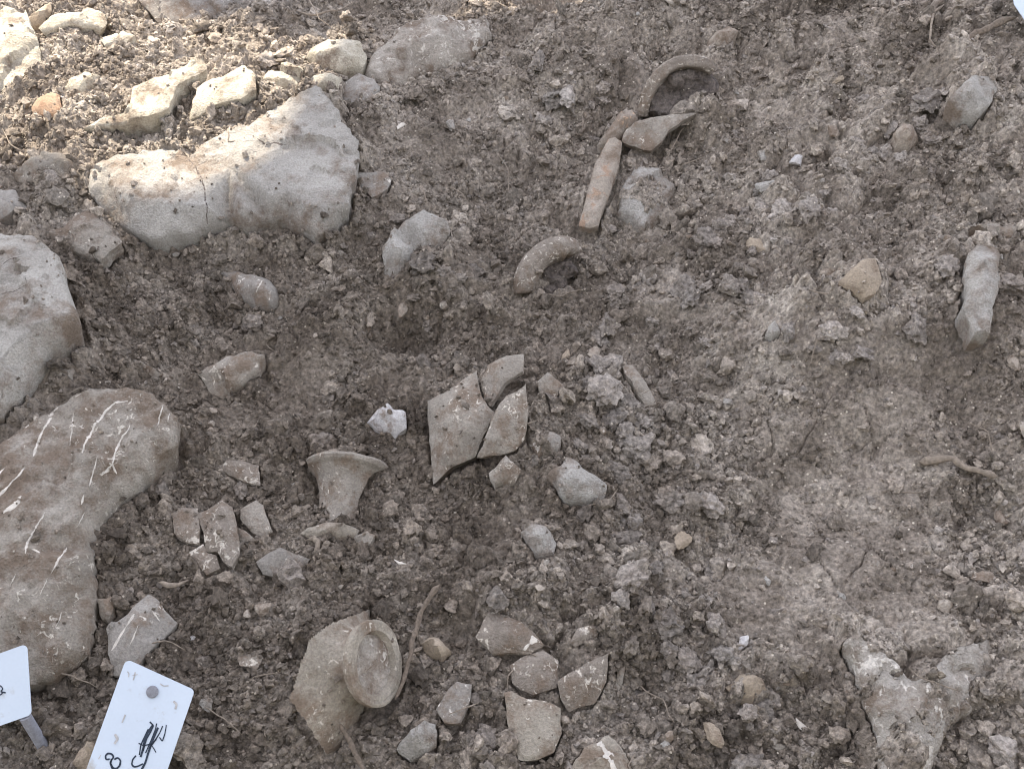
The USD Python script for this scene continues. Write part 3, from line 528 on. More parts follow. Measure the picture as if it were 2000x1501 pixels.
# lower left and bottom
S('diamond-shaped slate with white streaks beside the white tag', 'slate', [(208, 1228, 2), (246, 1194, 6), (286, 1152, 10), (338, 1200, 8), (302, 1246, 6), (266, 1286, 4), (232, 1312, 0), (214, 1312, 0), (210, 1270, 1)], [(280, 1200, 9), (250, 1240, 7)], lift=.008, depth=.014, rough=.0008, key='slate', bevel=.0015)
sl = '/World/' + [str(p.GetName()) for p in stage.GetPrimAtPath('/World').GetChildren() if str(p.GetName()).startswith('stone')][-1]
for k, (pts, w) in enumerate([([(262, 1198), (240, 1232), (218, 1270)], 7), ([(270, 1220), (258, 1250), (252, 1262)], 4), ([(296, 1190), (312, 1212)], 7), ([(294, 1210), (296, 1222)], 5)]):
    vm = vein(STONES['slate'], pts, w, lift=.0006, wig=1, seed=80 + k)
    if vm is not None: obj('streak', vm, M['lime'], sl, True)
S('small brown wedge stone left of the streaked slate', 'sherd', [(188, 1166, 4), (216, 1162, 6), (222, 1180, 4), (206, 1208, 0), (196, 1204, 0)], [(206, 1178, 8)], lift=.006)
S('dull grey stone sliver beside the stub of a root below the jug neck', 'sherd', [(690, 1042, 2), (712, 1032, 6), (732, 1040, 4), (722, 1058, 0), (700, 1060, 0)], lift=.006)
S('pale lumpy stone at the bottom edge below the flat grey sherd', 'pale', [(776, 1456, 4), (800, 1420, 12), (828, 1398, 12), (852, 1404, 10), (850, 1448, 2), (828, 1466, 0), (800, 1482, -2)], [(815, 1435, 16)], lift=.006, rough=.005)
S('brown stone with a broad white vein at the bottom edge', 'potbuff', [(1108, 1520, 6), (1118, 1484, 12), (1142, 1450, 18), (1190, 1424, 20), (1216, 1446, 16), (1246, 1520, 6), (1200, 1580, 0), (1120, 1580, 0)], [(1175, 1460, 24), (1190, 1500, 20)], lift=.006, rough=.003, key='veined')
vm = vein(STONES['veined'], [(1168, 1440), (1180, 1462), (1196, 1488), (1210, 1515)], 16, seed=90)
sl = '/World/' + [str(p.GetName()) for p in stage.GetPrimAtPath('/World').GetChildren() if str(p.GetName()).startswith('stone')][-1]
if vm is not None: obj('vein', vm, M['lime'], sl, True)
S('egg-shaped buff pebble near the long root', 'tan', [(822, 1250, 4), (838, 1240, 9), (856, 1242, 8), (880, 1268, 2), (862, 1288, -2), (840, 1272, 0)], [(850, 1258, 12)], lift=.006, bevel=.005)
S('big ochre clod-like stone left of the white tag at the bottom', 'tan', [(138, 1486, 4), (150, 1458, 10), (176, 1436, 12), (186, 1462, 8), (180, 1496, 2), (160, 1508, 0)], [(164, 1468, 15)], lift=.008, rough=.004)

# ------------------------------------------------------------------ pottery sherds
def P_(label, outline, ctrl=(), mat='limed', name='pottery_sherd', cat='pottery sherd', **kw):
    kw.setdefault('depth', .009); kw.setdefault('bevel', .0018); kw.setdefault('rough', .0009); kw.setdefault('lift', .012)
    return slab(name, label, cat, mat, outline, ctrl=ctrl, **kw)
J = 'sherds of the broken jar'
jn = (-.22, -.34, 1)
P_('largest curved wall piece of the broken jar, on its left', [(834, 782, -6), (850, 772, -3), (872, 764, 0), (900, 742, 0), (930, 722, 0), (933, 748, 4), (940, 772, 6), (955, 795, 8), (966, 803, 8), (952, 832, 9), (938, 868, 8), (928, 892, 6), (900, 902, 4), (878, 912, 0), (862, 930, -4), (846, 944, -10), (842, 900, -8), (836, 840, -6)], [(890, 800, 17), (895, 850, 18), (880, 885, 12), (905, 765, 13), (925, 820, 17), (862, 830, 9)], mat='sherd', n=jn, lift=.022, depth=.016, group=J)
P_('topmost piece of the broken jar, split by a dark crack', [(937, 742, 2), (952, 712, 0), (988, 694, -2), (1022, 690, -6), (1021, 724, -2), (1003, 735, 2), (985, 748, 5), (970, 770, 7), (956, 792, 8), (944, 776, 7)], [(975, 730, 7)], mat='sherd', n=jn, lift=.024, depth=.010, group=J)
P_('right-hand piece of the broken jar with a white broken edge', [(962, 815, 8), (974, 790, 8), (988, 772, 7), (1010, 762, 4), (1026, 748, 0), (1031, 796, -3), (1023, 856, -6), (1004, 878, -6), (970, 888, 0), (932, 892, 5), (944, 862, 8)], [(990, 815, 10), (985, 850, 7)], mat='sherd', n=jn, lift=.021, depth=.010, key='jarR', group=J)
vm = vein(STONES['jarR'], [(968, 802), (960, 825), (948, 850), (938, 874)], 10, lift=.0012, wig=2, seed=95); jr = '/World/' + [str(p.GetName()) for p in stage.GetPrimAtPath('/World').GetChildren() if str(p.GetName()).startswith('pottery')][-1]
if vm is not None: obj('broken_edge', vm, M['lime'], jr, True)
P_('triangular sherd above the ridged handle sherd', [(428, 908, 4), (440, 898, 6), (470, 897, 6), (506, 906, 5), (508, 946, 0), (478, 938, 0), (445, 926, 1)], lift=.008)
P_('brown sherd left of the ridged handle sherd', [(334, 1002, 3), (350, 990, 5), (384, 992, 6), (391, 1030, 4), (388, 1060, 1), (360, 1056, 0), (338, 1040, 1)], lift=.009)
P_('handle sherd with a raised ridge down its middle', [(381, 1002, 3), (400, 996, 5), (425, 980, 8), (432, 972, 9), (452, 988, 6), (466, 1048, 2), (468, 1080, 0), (452, 1106, 2), (436, 1094, 4), (424, 1076, 5), (402, 1074, 2), (396, 1040, 2)], [(431, 1000, 14), (429, 1040, 14), (424, 1070, 12), (415, 1010, 7), (448, 1020, 7), (440, 1085, 7), (414, 1050, 7), (446, 1060, 6)], lift=.014, depth=.011)
P_('lime-crusted sherd between the ridged handle and the jug neck', [(469, 992, 4), (500, 974, 6), (514, 984, 6), (524, 1012, 4), (532, 1036, 1), (514, 1048, 0), (488, 1036, 0), (470, 1012, 2)], mat='sherd', lift=.009)
P_('small sherd sticking out under the ridged handle sherd', [(368, 1078, 3), (396, 1060, 5), (404, 1076, 5), (422, 1082, 4), (430, 1108, 2), (402, 1121, 0)], lift=.007)
P_('little sherd right of the tip of the ridged handle', [(462, 1028, 2), (480, 1036, 3), (498, 1052, 1), (470, 1057, 0)], mat='sherd', lift=.004)
P_('grey-brown sherd with a peaked upper edge below the jug neck', [(500, 1096, 1), (520, 1082, 4), (546, 1068, 7), (580, 1080, 4), (606, 1090, 1), (590, 1116, -2), (545, 1124, -2), (512, 1120, -2)], mat='slate', lift=.008, n=(0, -.25, 1))
P_('smooth oval rim piece lying across the foot of the jug neck', [(585, 1036, 2), (600, 1024, 5), (636, 1015, 7), (676, 1016, 6), (700, 1030, 2), (690, 1044, 0), (655, 1050, 0), (612, 1049, 0)], [(645, 1032, 13)], mat='potbuff', lift=.012, bevel=.006, depth=.012)
P_('lime-spotted trapezoid sherd, topmost of the bottom cluster', [(931, 1242, 3), (942, 1214, 5), (956, 1193, 8), (990, 1200, 8), (1020, 1212, 7), (1050, 1242, 5), (1062, 1258, 3), (1032, 1276, 1), (990, 1272, 1), (962, 1276, 0)], [(990, 1235, 11)], lift=.013, key='trap')
vm = vein(STONES['trap'], [(1052, 1234), (1040, 1250), (1022, 1268)], 18, lift=.0012, seed=97); jr = '/World/' + [str(p.GetName()) for p in stage.GetPrimAtPath('/World').GetChildren() if str(p.GetName()).startswith('pottery')][-1]
if vm is not None: obj('lime_crust', vm, M['lime'], jr, True)
P_('dusty square sherd in the middle of the bottom cluster', [(996, 1298, 3), (1020, 1280, 5), (1060, 1268, 6), (1092, 1288, 4), (1088, 1340, 0), (1040, 1356, 0), (1000, 1332, 1)], [(1040, 1310, 8)], lift=.009, cover=.12)
P_('lime-spotted curved sherd at the right of the bottom cluster', [(1088, 1328, 5), (1120, 1308, 8), (1150, 1290, 9), (1190, 1272, 8), (1184, 1330, 4), (1162, 1372, 0), (1112, 1388, -2), (1096, 1362, 2)], [(1135, 1335, 10)], lift=.012, n=(0, -.2, 1))
P_('large brown five-sided sherd, lowest of the bottom cluster', [(984, 1350, 5), (998, 1347, 6), (1030, 1362, 6), (1062, 1366, 6), (1094, 1382, 4), (1098, 1430, 1), (1082, 1466, 0), (1050, 1482, 0), (1012, 1482, 0), (994, 1420, 2)], [(1035, 1410, 10)], mat='potbuff', lift=.011)
P_('small white-speckled sherd right of the trapezoid sherd', [(1113, 1252, 2), (1128, 1226, 6), (1150, 1218, 7), (1176, 1220, 5), (1166, 1244, 2), (1124, 1262, 0)], [(1142, 1240, 8)], lift=.008)
P_('smooth flat grey sherd right of the buried pot', [(854, 1382, 1), (868, 1352, 4), (892, 1328, 5), (922, 1334, 4), (916, 1370, 2), (900, 1410, 0), (868, 1408, 0)], mat='slate', lift=.009, rough=.0005)
P_('slender stone-like sherd at the right end of the bottom cluster', [(1198, 1345, 0), (1206, 1305, 6), (1222, 1298, 6), (1218, 1330, 2), (1208, 1348, 0)], mat='sherd', lift=.007)

# broken handle by the bowl rim, upper right
hd = thing('broken_handle', 'broken jug handle root with a spreading flange beside the bowl rim', 'pottery handle')
slab('handle_root', None, None, 'handle', [(1168, 272, -6), (1190, 240, 4), (1212, 212, 14), (1224, 206, 17), (1238, 208, 17), (1246, 222, 14), (1238, 240, 10), (1222, 246, 8), (1212, 262, 4), (1196, 268, 0)], ctrl=[(1218, 228, 20), (1200, 250, 10)], lift=.018, depth=.018, bevel=.005, rough=.0008, parent=hd)
slab('flange', None, None, 'sherd', [(1214, 270, 0), (1226, 248, 0), (1242, 236, 0), (1262, 228, 0), (1290, 224, 0), (1320, 221, 1), (1360, 224, 2), (1330, 238, 2), (1308, 254, 2), (1290, 276, 0), (1270, 288, -1), (1240, 282, -1)], ctrl=[(1260, 256, -5), (1290, 242, -1)], n=(-.08, -.35, 1), lift=.032, depth=.010, bevel=.002, rough=.0006, parent=hd)
slab('broken_handle', 'long slightly curved strap handle piece with rust-brown stains standing by the flange', 'pottery handle', 'rusty', [(1188, 268, 20), (1202, 265, 23), (1216, 275, 20), (1211, 310, 18), (1198, 352, 14), (1182, 395, 10), (1168, 436, 3), (1150, 441, 3), (1130, 438, 0), (1139, 405, 5), (1149, 362, 10), (1165, 312, 16)], ctrl=[(1200, 290, 23), (1178, 350, 18), (1156, 410, 10)], lift=.015, depth=.014, bevel=.003, rough=.0009)

# rims: a swept lip on a tilted plane, its wall running down behind it
def rim_ring(name, label, cat, path, n, lift, wall, thick, mat, fill=None, anchor=None, taper=.9, hump=0.0, sink=.010):
    a = np.array(anchor if anchor else np.mean(path, 0)); A = at(a[0], a[1], lift); n = unit(n)
    p = resample(np.array(path, float), 6)
    p = np.stack([gaussian_filter(p[:, 0], 1.5, mode='nearest'), gaussian_filter(p[:, 1], 1.5, mode='nearest')], -1)
    d = rays(p[:, 0], p[:, 1]); L = CAM + d * (((A - CAM) @ n) / (d @ n))[:, None]
    k = len(L); L = L - n * (sink * np.abs(np.linspace(-1, 1, k))[:, None] ** 4); tg = np.gradient(L, axis=0); tg /= np.linalg.norm(tg, axis=1, keepdims=True)
    inw = np.cross(n, tg); c = L.mean(0)
    if ((c - L) * inw).sum() < 0: inw = -inw
    prof = [(0.0, -wall), (-.02 * thick, -wall * .5), (-.15 * thick, -.012), (-.32 * thick, -.008), (-.34 * thick, -.004), (-.15 * thick, -.0008), (.35 * thick, .0006), (.75 * thick, -.0006), (.95 * thick, -.003), (1.0 * thick, -.009), (1.05 * thick, -wall * .5), (1.05 * thick, -wall)]
    if hump: prof = [(0.0, -wall), (-.1 * thick, -wall * .5), (-.12 * thick, -.012)] + [(thick * (.5 - .62 * math.cos(t)), -.012 + hump * math.sin(t)) for t in np.linspace(.15, 2.99, 9)] + [(1.1 * thick, -.02), (1.05 * thick, -wall)]
    V, F = [], []; q = len(prof)
    wob = (fbm2(np.arange(k) * .15, np.zeros(k), 1.0, 3, 5) - .5) * .003
    for i in range(k):
        for a_, b_ in prof: V.append(L[i] + inw[i] * (a_ + (wall * (1 - taper) if b_ < -.012 else 0)) + n * (b_ + (wob[i] if b_ > -.01 else 0)))
    for i in range(k - 1):
        for j in range(q):
            a_, b_ = i * q + j, i * q + (j + 1) % q; F += [(a_, b_, b_ + q), (a_, b_ + q, a_ + q)]
    V = np.array(V); e = len(V); V = np.vstack([V, V[:q].mean(0), V[-q:].mean(0)])
    for j in range(q): F += [(e, (j + 1) % q, j), (e + 1, (k - 1) * q + j, (k - 1) * q + (j + 1) % q)]
    mm = trimesh.Trimesh(V, np.array(F), process=False); trimesh.repair.fix_normals(mm)
    mm.vertices += (np.stack([fbm2(V[:, 0] * 1 + s, V[:, 1] + V[:, 2], .012, 3, s) - .5 for s in range(3)], -1)) * .0016
    t = thing(name, label, cat)
    obj('rim', mm, M[mat], str(t.GetPath()), 50); TOPS.append((mm.vertices[np.asarray(mm.vertices)[:, 2] > -9], 0))
    if fill:
        mesh, top, _, _ = build_slab(fill[0], ctrl=fill[1], n=n, ground=A, depth=.03, bevel=.010, rough=.013, jit=.004, seed=len(TOPS) + 500)
        obj('soil_fill', mesh, M[fill[2]], str(t.GetPath()), 30); TOPS.append((top, 0))
    return t
rim_ring('bowl_rim', 'rounded bowl rim standing out of the slope, filled with dark soil', 'pottery vessel', [(1250, 232), (1252, 205), (1260, 178), (1276, 150), (1300, 126), (1325, 114), (1352, 112), (1380, 117), (1394, 126), (1403, 140)], (-.10, -.86, .62), .028, .045, .0125, 'limed',
         fill=([(1262, 222, -19), (1268, 196, -15), (1280, 166, -15), (1302, 142, -15), (1330, 130, -14), (1368, 130, -15), (1394, 144, -15), (1404, 170, -13), (1385, 205, -9), (1350, 224, -7), (1300, 226, -11)], [(1330, 185, -24), (1300, 180, -30), (1365, 170, -22)], 'darksoil'), anchor=(1330, 205))
rim_ring('jar_rim', 'thick curved jar rim fragment with a dark hollow beneath it, in the centre', 'pottery vessel', [(1010, 578), (1008, 556), (1014, 526), (1030, 498), (1055, 476), (1085, 463), (1112, 462), (1134, 472), (1142, 492)], (.12, -.62, .78), .022, .035, .024, 'limed', hump=.016,
         fill=([(1034, 566, -16), (1042, 540, -12), (1058, 520, -10), (1085, 506, -10), (1118, 506, -8), (1128, 530, -6), (1110, 560, -6), (1070, 580, -8)], [(1075, 545, -18)], 'darksoil'), anchor=(1070, 540))

# vessels of revolution, clipped to their broken outlines
def vessel(name, label, C, axis_, prof, clip, mat, parent, thick=.007, warp=.0012, seed=0, part='body', around=420, along=.0013, smooth=40, cover=0.0):
    axis_ = unit(axis_); u, v, _ = frame(axis_)
    pts = resample(np.array(prof, float) * 1000, along * 1000) / 1000
    th = np.linspace(0, 2 * np.pi, around, endpoint=False)
    def ringpts(off):
        tt, rr = pts[:, 0], pts[:, 1] - off
        P = C + tt[:, None, None] * axis_ + rr[:, None, None] * (np.cos(th)[:, None] * u + np.sin(th)[:, None] * v)[None]
        w = fbm2(P[..., 0] + seed, P[..., 1] + P[..., 2], .02, 4, seed) - .5
        return P + w[..., None] * warp * 2.5 * (np.cos(th)[:, None] * u + np.sin(th)[:, None] * v)[None] + axis_ * (w[..., None] * warp * 1.5)
    O, I = ringpts(0), ringpts(thick)
    a, b = len(pts), around
    keep = np.ones((a - 1, b), bool)
    if clip is not None:
        cp = Polygon(clip)
        q = project(O); q = q + (np.stack([fbm2(q[..., 0], q[..., 1], 9.0, 3, seed + 7), fbm2(q[..., 1], q[..., 0], 9.0, 3, seed + 8)], -1) - .5) * 9; cx = (q[:-1] + q[1:] + np.roll(q[:-1], -1, 1) + np.roll(q[1:], -1, 1)) / 4
        keep = shapely.contains_xy(cp, cx[..., 0], cx[..., 1])
    idx = np.arange(a * b).reshape(a, b); nxt = np.roll(idx, -1, 1); nO = a * b
    F = []
    ii_, jj_ = np.nonzero(keep)
    A0, A1, B1, B0 = idx[ii_, jj_], idx[ii_ + 1, jj_], nxt[ii_ + 1, jj_], nxt[ii_, jj_]
    F += [np.stack([A0, A1, B1], -1), np.stack([A0, B1, B0], -1), np.stack([A0, B1, A1], -1) + nO, np.stack([A0, B0, B1], -1) + nO]
    V = np.vstack([O.reshape(-1, 3), I.reshape(-1, 3)]); F = np.vstack(F)
    e = np.vstack([F[:len(ii_) * 2][:, [0, 1]], F[:len(ii_) * 2][:, [1, 2]], F[:len(ii_) * 2][:, [2, 0]]])
    key = e[:, 0] * (10 ** 7) + e[:, 1]; rev = e[:, 1] * (10 ** 7) + e[:, 0]
    be = e[~np.isin(key, rev)]
    F = np.vstack([F, np.stack([be[:, 1], be[:, 0], be[:, 0] + nO], -1), np.stack([be[:, 1], be[:, 0] + nO, be[:, 1] + nO], -1)])
    mm = trimesh.Trimesh(V, F, process=False); mm.remove_unreferenced_vertices()
    # outward orientation
    fn = np.cross(V[F[0, 1]] - V[F[0, 0]], V[F[0, 2]] - V[F[0, 0]])
    if fn @ (V[F[0, 0]] - C - ((V[F[0, 0]] - C) @ axis_) * axis_) < 0: mm.invert()
    obj(part, mm, M[mat], str(parent.GetPath()), smooth); TOPS.append((np.asarray(mm.vertices), cover))
    return mm
# pot lying on its side, mouth to the right
pot = thing('pot', 'buff pot shoulder and round mouth lying on its side, plugged with soil', 'pottery vessel')
Cp = at(733, 1294, .034)
ax = unit(RIGHT * .93 * .885 + UP * .22 * .885 - FWD * .465)
vessel('pot', None, Cp, ax, [(-.080, .118), (-.066, .102), (-.052, .085), (-.040, .067), (-.030, .049), (-.022, .037), (-.015, .0325), (-.006, .033)], [(566, 1366), (590, 1288), (606, 1248), (640, 1222), (668, 1208), (720, 1190), (800, 1200), (800, 1400), (762, 1390), (716, 1400), (690, 1412), (672, 1430), (660, 1466), (636, 1470), (618, 1440), (595, 1404)], 'potbuff', pot, part='shoulder', warp=.0016, seed=3)
vessel('pot', None, Cp, ax, [(-.012, .033), (-.010, .0365), (-.007, .0395), (-.003, .0412), (.001, .0410), (.0028, .038), (.0020, .0345), (-.004, .032), (-.014, .030)], None, 'potbuff', pot, part='rim', thick=.004, warp=.0016, along=.0014, around=160, seed=4)
u_, v_, n_ = frame(ax); V, F = [], []
th = np.linspace(0, 2 * np.pi, 60, endpoint=False); RR = np.linspace(.001, .0335, 12)
for rr in RR:
    for t in th: V.append(Cp + ax * (-.0055 + .003 * math.cos(rr / .034 * 1.57)) + rr * (math.cos(t) * u_ + math.sin(t) * v_))
V = np.array(V); V += ax * ((fbm2(V[:, 0], V[:, 1] + V[:, 2], .016, 4, 8) - .5) * .014)[:, None]
for k in range(11):
    for j in range(60): a, b, c, d = k * 60 + j, (k + 1) * 60 + j, (k + 1) * 60 + (j + 1) % 60, k * 60 + (j + 1) % 60; F += [(a, b, c), (a, c, d)]
F += [(0, j, j + 1) for j in range(1, 59)]
obj('soil_plug', trimesh.Trimesh(V, np.array(F), process=False), M['dustrock'], str(pot.GetPath()), 60)
# jug neck lying with its flared lip away from the viewer
jug = thing('jug_neck', 'flared neck of a broken jug lying half sunk in the soil', 'pottery vessel')
Cj = at(680, 915, -.002)
aj = unit((.06, .93, .22))
vessel('jug_neck', None, Cj, aj, [(-.092, .026), (-.060, .0255), (-.040, .027), (-.024, .030), (-.013, .0345), (-.007, .041), (-.004, .0475), (-.001, .0495), (.002, .0485), (.003, .046)], [(590, 880), (600, 905), (604, 930), (622, 960), (622, 1012), (650, 1020), (694, 1014), (700, 980), (712, 950), (726, 925), (762, 912), (762, 880)], 'sherd', jug, part='neck', thick=.006, warp=.0020, seed=6, cover=.22)
# ------------------------------------------------------------------ tags on nails, with handwriting
def tag_plane(A, n):
    n = unit(n)
    def put(p, h=0.0):
        d = rays(*np.array(p, float).T); t = ((A - CAM) @ n + h) / (d @ n); return CAM + d * t[:, None]
    return put, n
def rounded(pts, r, k=6):
    P = Polygon(pts).buffer(-r, join_style=1).buffer(r, quad_segs=k); return np.array(P.exterior.coords)[:-1]
def make_tag(label, outline, A, n, holes=(), strokes=(), faded=(), nail_px=None):
    put, n = tag_plane(A, n); u, v, _ = frame(n)
    P = put(outline) - A; uv = np.stack([P @ u, P @ v], -1)
    mm = trimesh.creation.extrude_polygon(Polygon(rounded(uv, .0045)), .0016, engine='earcut')
    mm.vertices = A + np.asarray(mm.vertices) @ np.array([u, v, n]) - n * .0016
    t = thing('marker_tag', label, 'tag')
    pp = str(t.GetPath())
    obj('plate', mm, M['tagwhite'], pp, 30)
    for lst, mat, nm, h in ((strokes, 'ink', 'handwriting', .0004), (faded, 'faded', 'smudge', .0003)):
        for w, pts in lst:
            p = resample(np.array(pts, float), 1.5)
            for c_ in (0, 1): p[:, c_] = gaussian_filter(p[:, c_], 1.2, mode='nearest')
            tg = np.gradient(p, axis=0); tg /= np.maximum(np.linalg.norm(tg, axis=1, keepdims=True), 1e-9); nn = np.stack([-tg[:, 1], tg[:, 0]], -1)
            k = len(p); ww = w * (.75 + .5 * fbm2(np.arange(k) * .2, np.zeros(k) + w, 1.0, 2, 3))[:, None]
            V = np.stack([put(p - nn * ww / 2, h), put(p + nn * ww / 2, h)], 1).reshape(-1, 3)
            F = np.array([f for i in range(k - 1) for f in ((2 * i, 2 * i + 1, 2 * i + 3), (2 * i, 2 * i + 3, 2 * i + 2))])
            s = np.cross(V[F[:, 1]] - V[F[:, 0]], V[F[:, 2]] - V[F[:, 0]]) @ n; F[s < 0] = F[s < 0][:, ::-1]
            obj(nm, trimesh.Trimesh(V, F, process=False), M[mat], pp, False)
    if nail_px:
        B = put([nail_px])[0]; g = float(macro(B[0], B[1]))
        c = trimesh.creation.cylinder(.0019, B[2] - g + .02, sections=12); c.apply_translation([B[0], B[1], (B[2] + g - .02) / 2 - .0005]); 
        hdm = trimesh.creation.revolve(np.array([(0, 0), (.0050, .0003), (.0056, .001), (.0050, .0018), (0, .0026)]), sections=24)
        R = np.array([u, v, n]); hdm.vertices = B + np.asarray(hdm.vertices) @ R
        obj('nail_head', hdm, M['nail'], pp, 30); obj('nail', c, M['nail'], pp, 40)
    return t
def z5(l): return [(x / 5.0, 1230 + y / 5.0) for x, y in l]
nt = (.05, -.50, 1)
A1 = at(280, 1420, .045)
make_tag('white plastic tag with dark handwriting at the bottom left, nail near its top', [(246, 1286), (380, 1347), (300, 1580), (140, 1580)], A1, nt, nail_px=(298, 1350),
    strokes=[(3.4, z5([(1075, 1255), (1035, 1262), (1028, 1225), (1050, 1200), (1090, 1205), (1112, 1235), (1090, 1262), (1075, 1290), (1090, 1340), (1110, 1362)])), (3.4, z5([(1112, 1262), (1150, 1240), (1178, 1270), (1170, 1320), (1140, 1350), (1105, 1345), (1080, 1300), (1090, 1250)])),
             (4.2, z5([(1495, 920), (1440, 1000), (1410, 1080), (1400, 1150), (1372, 1240)])), (3.0, z5([(1460, 890), (1500, 930), (1470, 990), (1430, 1060), (1395, 1180)])), (2.6, z5([(1350, 1100), (1400, 1125), (1480, 1110), (1530, 1060)])),
             (4.2, z5([(1545, 945), (1500, 1050), (1470, 1130), (1440, 1220), (1420, 1290), (1380, 1365), (1360, 1430)])), (2.4, z5([(1530, 905), (1520, 960), (1490, 1040), (1460, 1110), (1420, 1200)])), (2.4, z5([(1590, 930), (1560, 1000), (1530, 1050), (1490, 1110), (1450, 1160)])),
             (2.2, z5([(1625, 920), (1610, 1010), (1585, 1085), (1555, 1040)])), (2.2, z5([(1470, 1110), (1500, 1150), (1525, 1195)])), (3.0, z5([(1330, 1220), (1295, 1260), (1285, 1310), (1310, 1335), (1350, 1325), (1400, 1300)])), (2.6, z5([(1450, 960), (1420, 1020), (1375, 1120), (1360, 1220)]))],
    faded=[(2.2, z5([(1240, 400), (1262, 420), (1252, 460)])), (2.6, z5([(1322, 405), (1312, 450), (1300, 490)])), (1.8, z5([(1350, 430), (1290, 440)])), (2.0, z5([(985, 1215), (960, 1260)])), (4.5, z5([(1690, 690), (1725, 720), (1712, 775)])), (3.0, z5([(1225, 820), (1190, 905)])), (5.0, z5([(1120, 1010), (1150, 1060), (1115, 1110)])), (2.5, z5([(1560, 520), (1600, 545), (1650, 540)]))])
A2 = at(0, 1340, .050)
make_tag('white plastic tag cut off by the left edge', [(-110, 1315), (52, 1256), (61, 1395), (-110, 1455)], A2, (.08, -.55, 1), nail_px=None,
    strokes=[(2.6, z5([(-40, 520), (10, 545), (30, 570), (5, 600), (60, 610)])), (2.6, z5([(-30, 640), (15, 625), (30, 600)]))])
q = at(88, 1462, -.01); top = tag_plane(A2, (.08, -.55, 1))[0]([(46, 1398)])[0] - unit((.08, -.55, 1)) * .003
obj('stake', tube(np.linspace(top, q, 6), .0055, 10), M['nail'], '/World/marker_tag_001', 40)
A3 = at(2010, 5, .035)
make_tag('corner of a white tag at the top right', [(1970, -60), (1981, 8), (2006, 46), (2120, 90), (2120, -60)], A3, (-.1, -.5, 1))

# ------------------------------------------------------------------ roots and twigs
def root(label, pts, w, mat='root', lift=(.004,), name='root', cat='root', group=None, wig=2.2, seed=0):
    p = resample(np.array(pts, float), 5); r = np.random.default_rng(300 + seed); k = len(p)
    p += np.stack([gaussian_filter(r.normal(0, 1, k), 2) for _ in range(2)], -1) * wig * 2
    l = np.interp(np.linspace(0, 1, k), np.linspace(0, 1, len(lift)), lift) if len(lift) > 1 else np.full(k, lift[0])
    P = np.array([at(a[0], a[1], h) for a, h in zip(p, l)])
    rad = w * .5 * .00058 * (1 + .25 * gaussian_filter(r.normal(0, 1, k), 1.0)) * np.linspace(1.1, .7, k) * np.minimum(1, (np.minimum(np.arange(k), k - 1 - np.arange(k)) + .25) / 2.2)
    o = obj(name, tube(P, np.maximum(rad, .0003), 8), M[mat], '/World', 60); tag(o, label, cat, group); return o
root('long curved brown root running down to the mouth of the buried pot', [(862, 1140), (835, 1175), (815, 1215), (806, 1255), (798, 1300), (786, 1335), (772, 1362)], 9, lift=(.004, .010, .012, .010, .010), seed=1)
root('straight twig leaving the buried pot towards the bottom edge', [(664, 1412), (684, 1450), (704, 1490), (720, 1530)], 11, lift=(.016, .012, .012), seed=2, name='twig', cat='twig', wig=.6)
root('thick bent grey twig on the clay at the right', [(1798, 900), (1835, 897), (1862, 899), (1890, 915), (1918, 922), (1950, 930)], 15, mat='paleroot', lift=(.004, .008, .009, .008, .005), seed=3, name='twig', cat='twig')
root('brown root reaching the white tag in the top right corner', [(1866, 92), (1905, 68), (1945, 46), (1985, 30)], 16, lift=(.004, .012, .016), seed=4)
root('thin hooked root left of the top right corner', [(1842, 8), (1826, 24), (1818, 50), (1816, 75), (1826, 90), (1845, 86)], 6, mat='paleroot', lift=(.006, .012, .006), seed=5)
root('short stubby root at the top right corner', [(1832, 30), (1818, 24), (1824, 10), (1850, -6)], 12, lift=(.006, .010), seed=6)
root('dry root fibre among the top stones, longest of its tangle', [(575, 20), (620, 28), (655, 22), (690, 5)], 5, mat='paleroot', lift=(.006, .014, .010), seed=7)
root('dry root fibre hanging steeply among the top stones', [(600, -10), (612, 15), (622, 38), (650, 55)], 4, mat='paleroot', lift=(.008, .016, .004), seed=8)
root('curled pale root by the brown wedge stone and veined rock', [(312, 1138), (332, 1142), (350, 1138), (368, 1128)], 8, mat='paleroot', lift=(.006, .010, .006), seed=9)
root('pale root stub hooking down beneath the oval rim piece', [(598, 1056), (612, 1052), (620, 1060), (616, 1078), (618, 1092)], 12, mat='paleroot', lift=(.008, .012, .006), seed=10)
root('white curled shell-like fibre above the buried pot', [(768, 1090), (778, 1097), (794, 1098)], 6, mat='lime', lift=(.006, .008), seed=11, name='root_fibre', cat='root fibre')
FIB = [(rng.uniform(20, 1980), rng.uniform(10, 1490)) for i in range(46)]
def fibres():
    words = where_words(np.array([at(*f) for f in FIB]))
    for i, (px, py) in enumerate(FIB):
        a = rng.uniform(0, 2 * np.pi); L = rng.uniform(14, 60); b = a + rng.normal(0, .7)
        root('fine root fibre, ' + words[i], [(px, py), (px + L * math.cos(a), py + L * math.sin(a) * .8), (px + L * math.cos(a) + L * math.cos(b), py + L * .8 * (math.sin(a) + math.sin(b)))], rng.uniform(1.6, 3.0), mat='paleroot', lift=(.006, .012, .005), name='fine_root', cat='root fibre', group='fine root fibres scattered over the soil', seed=20 + i)

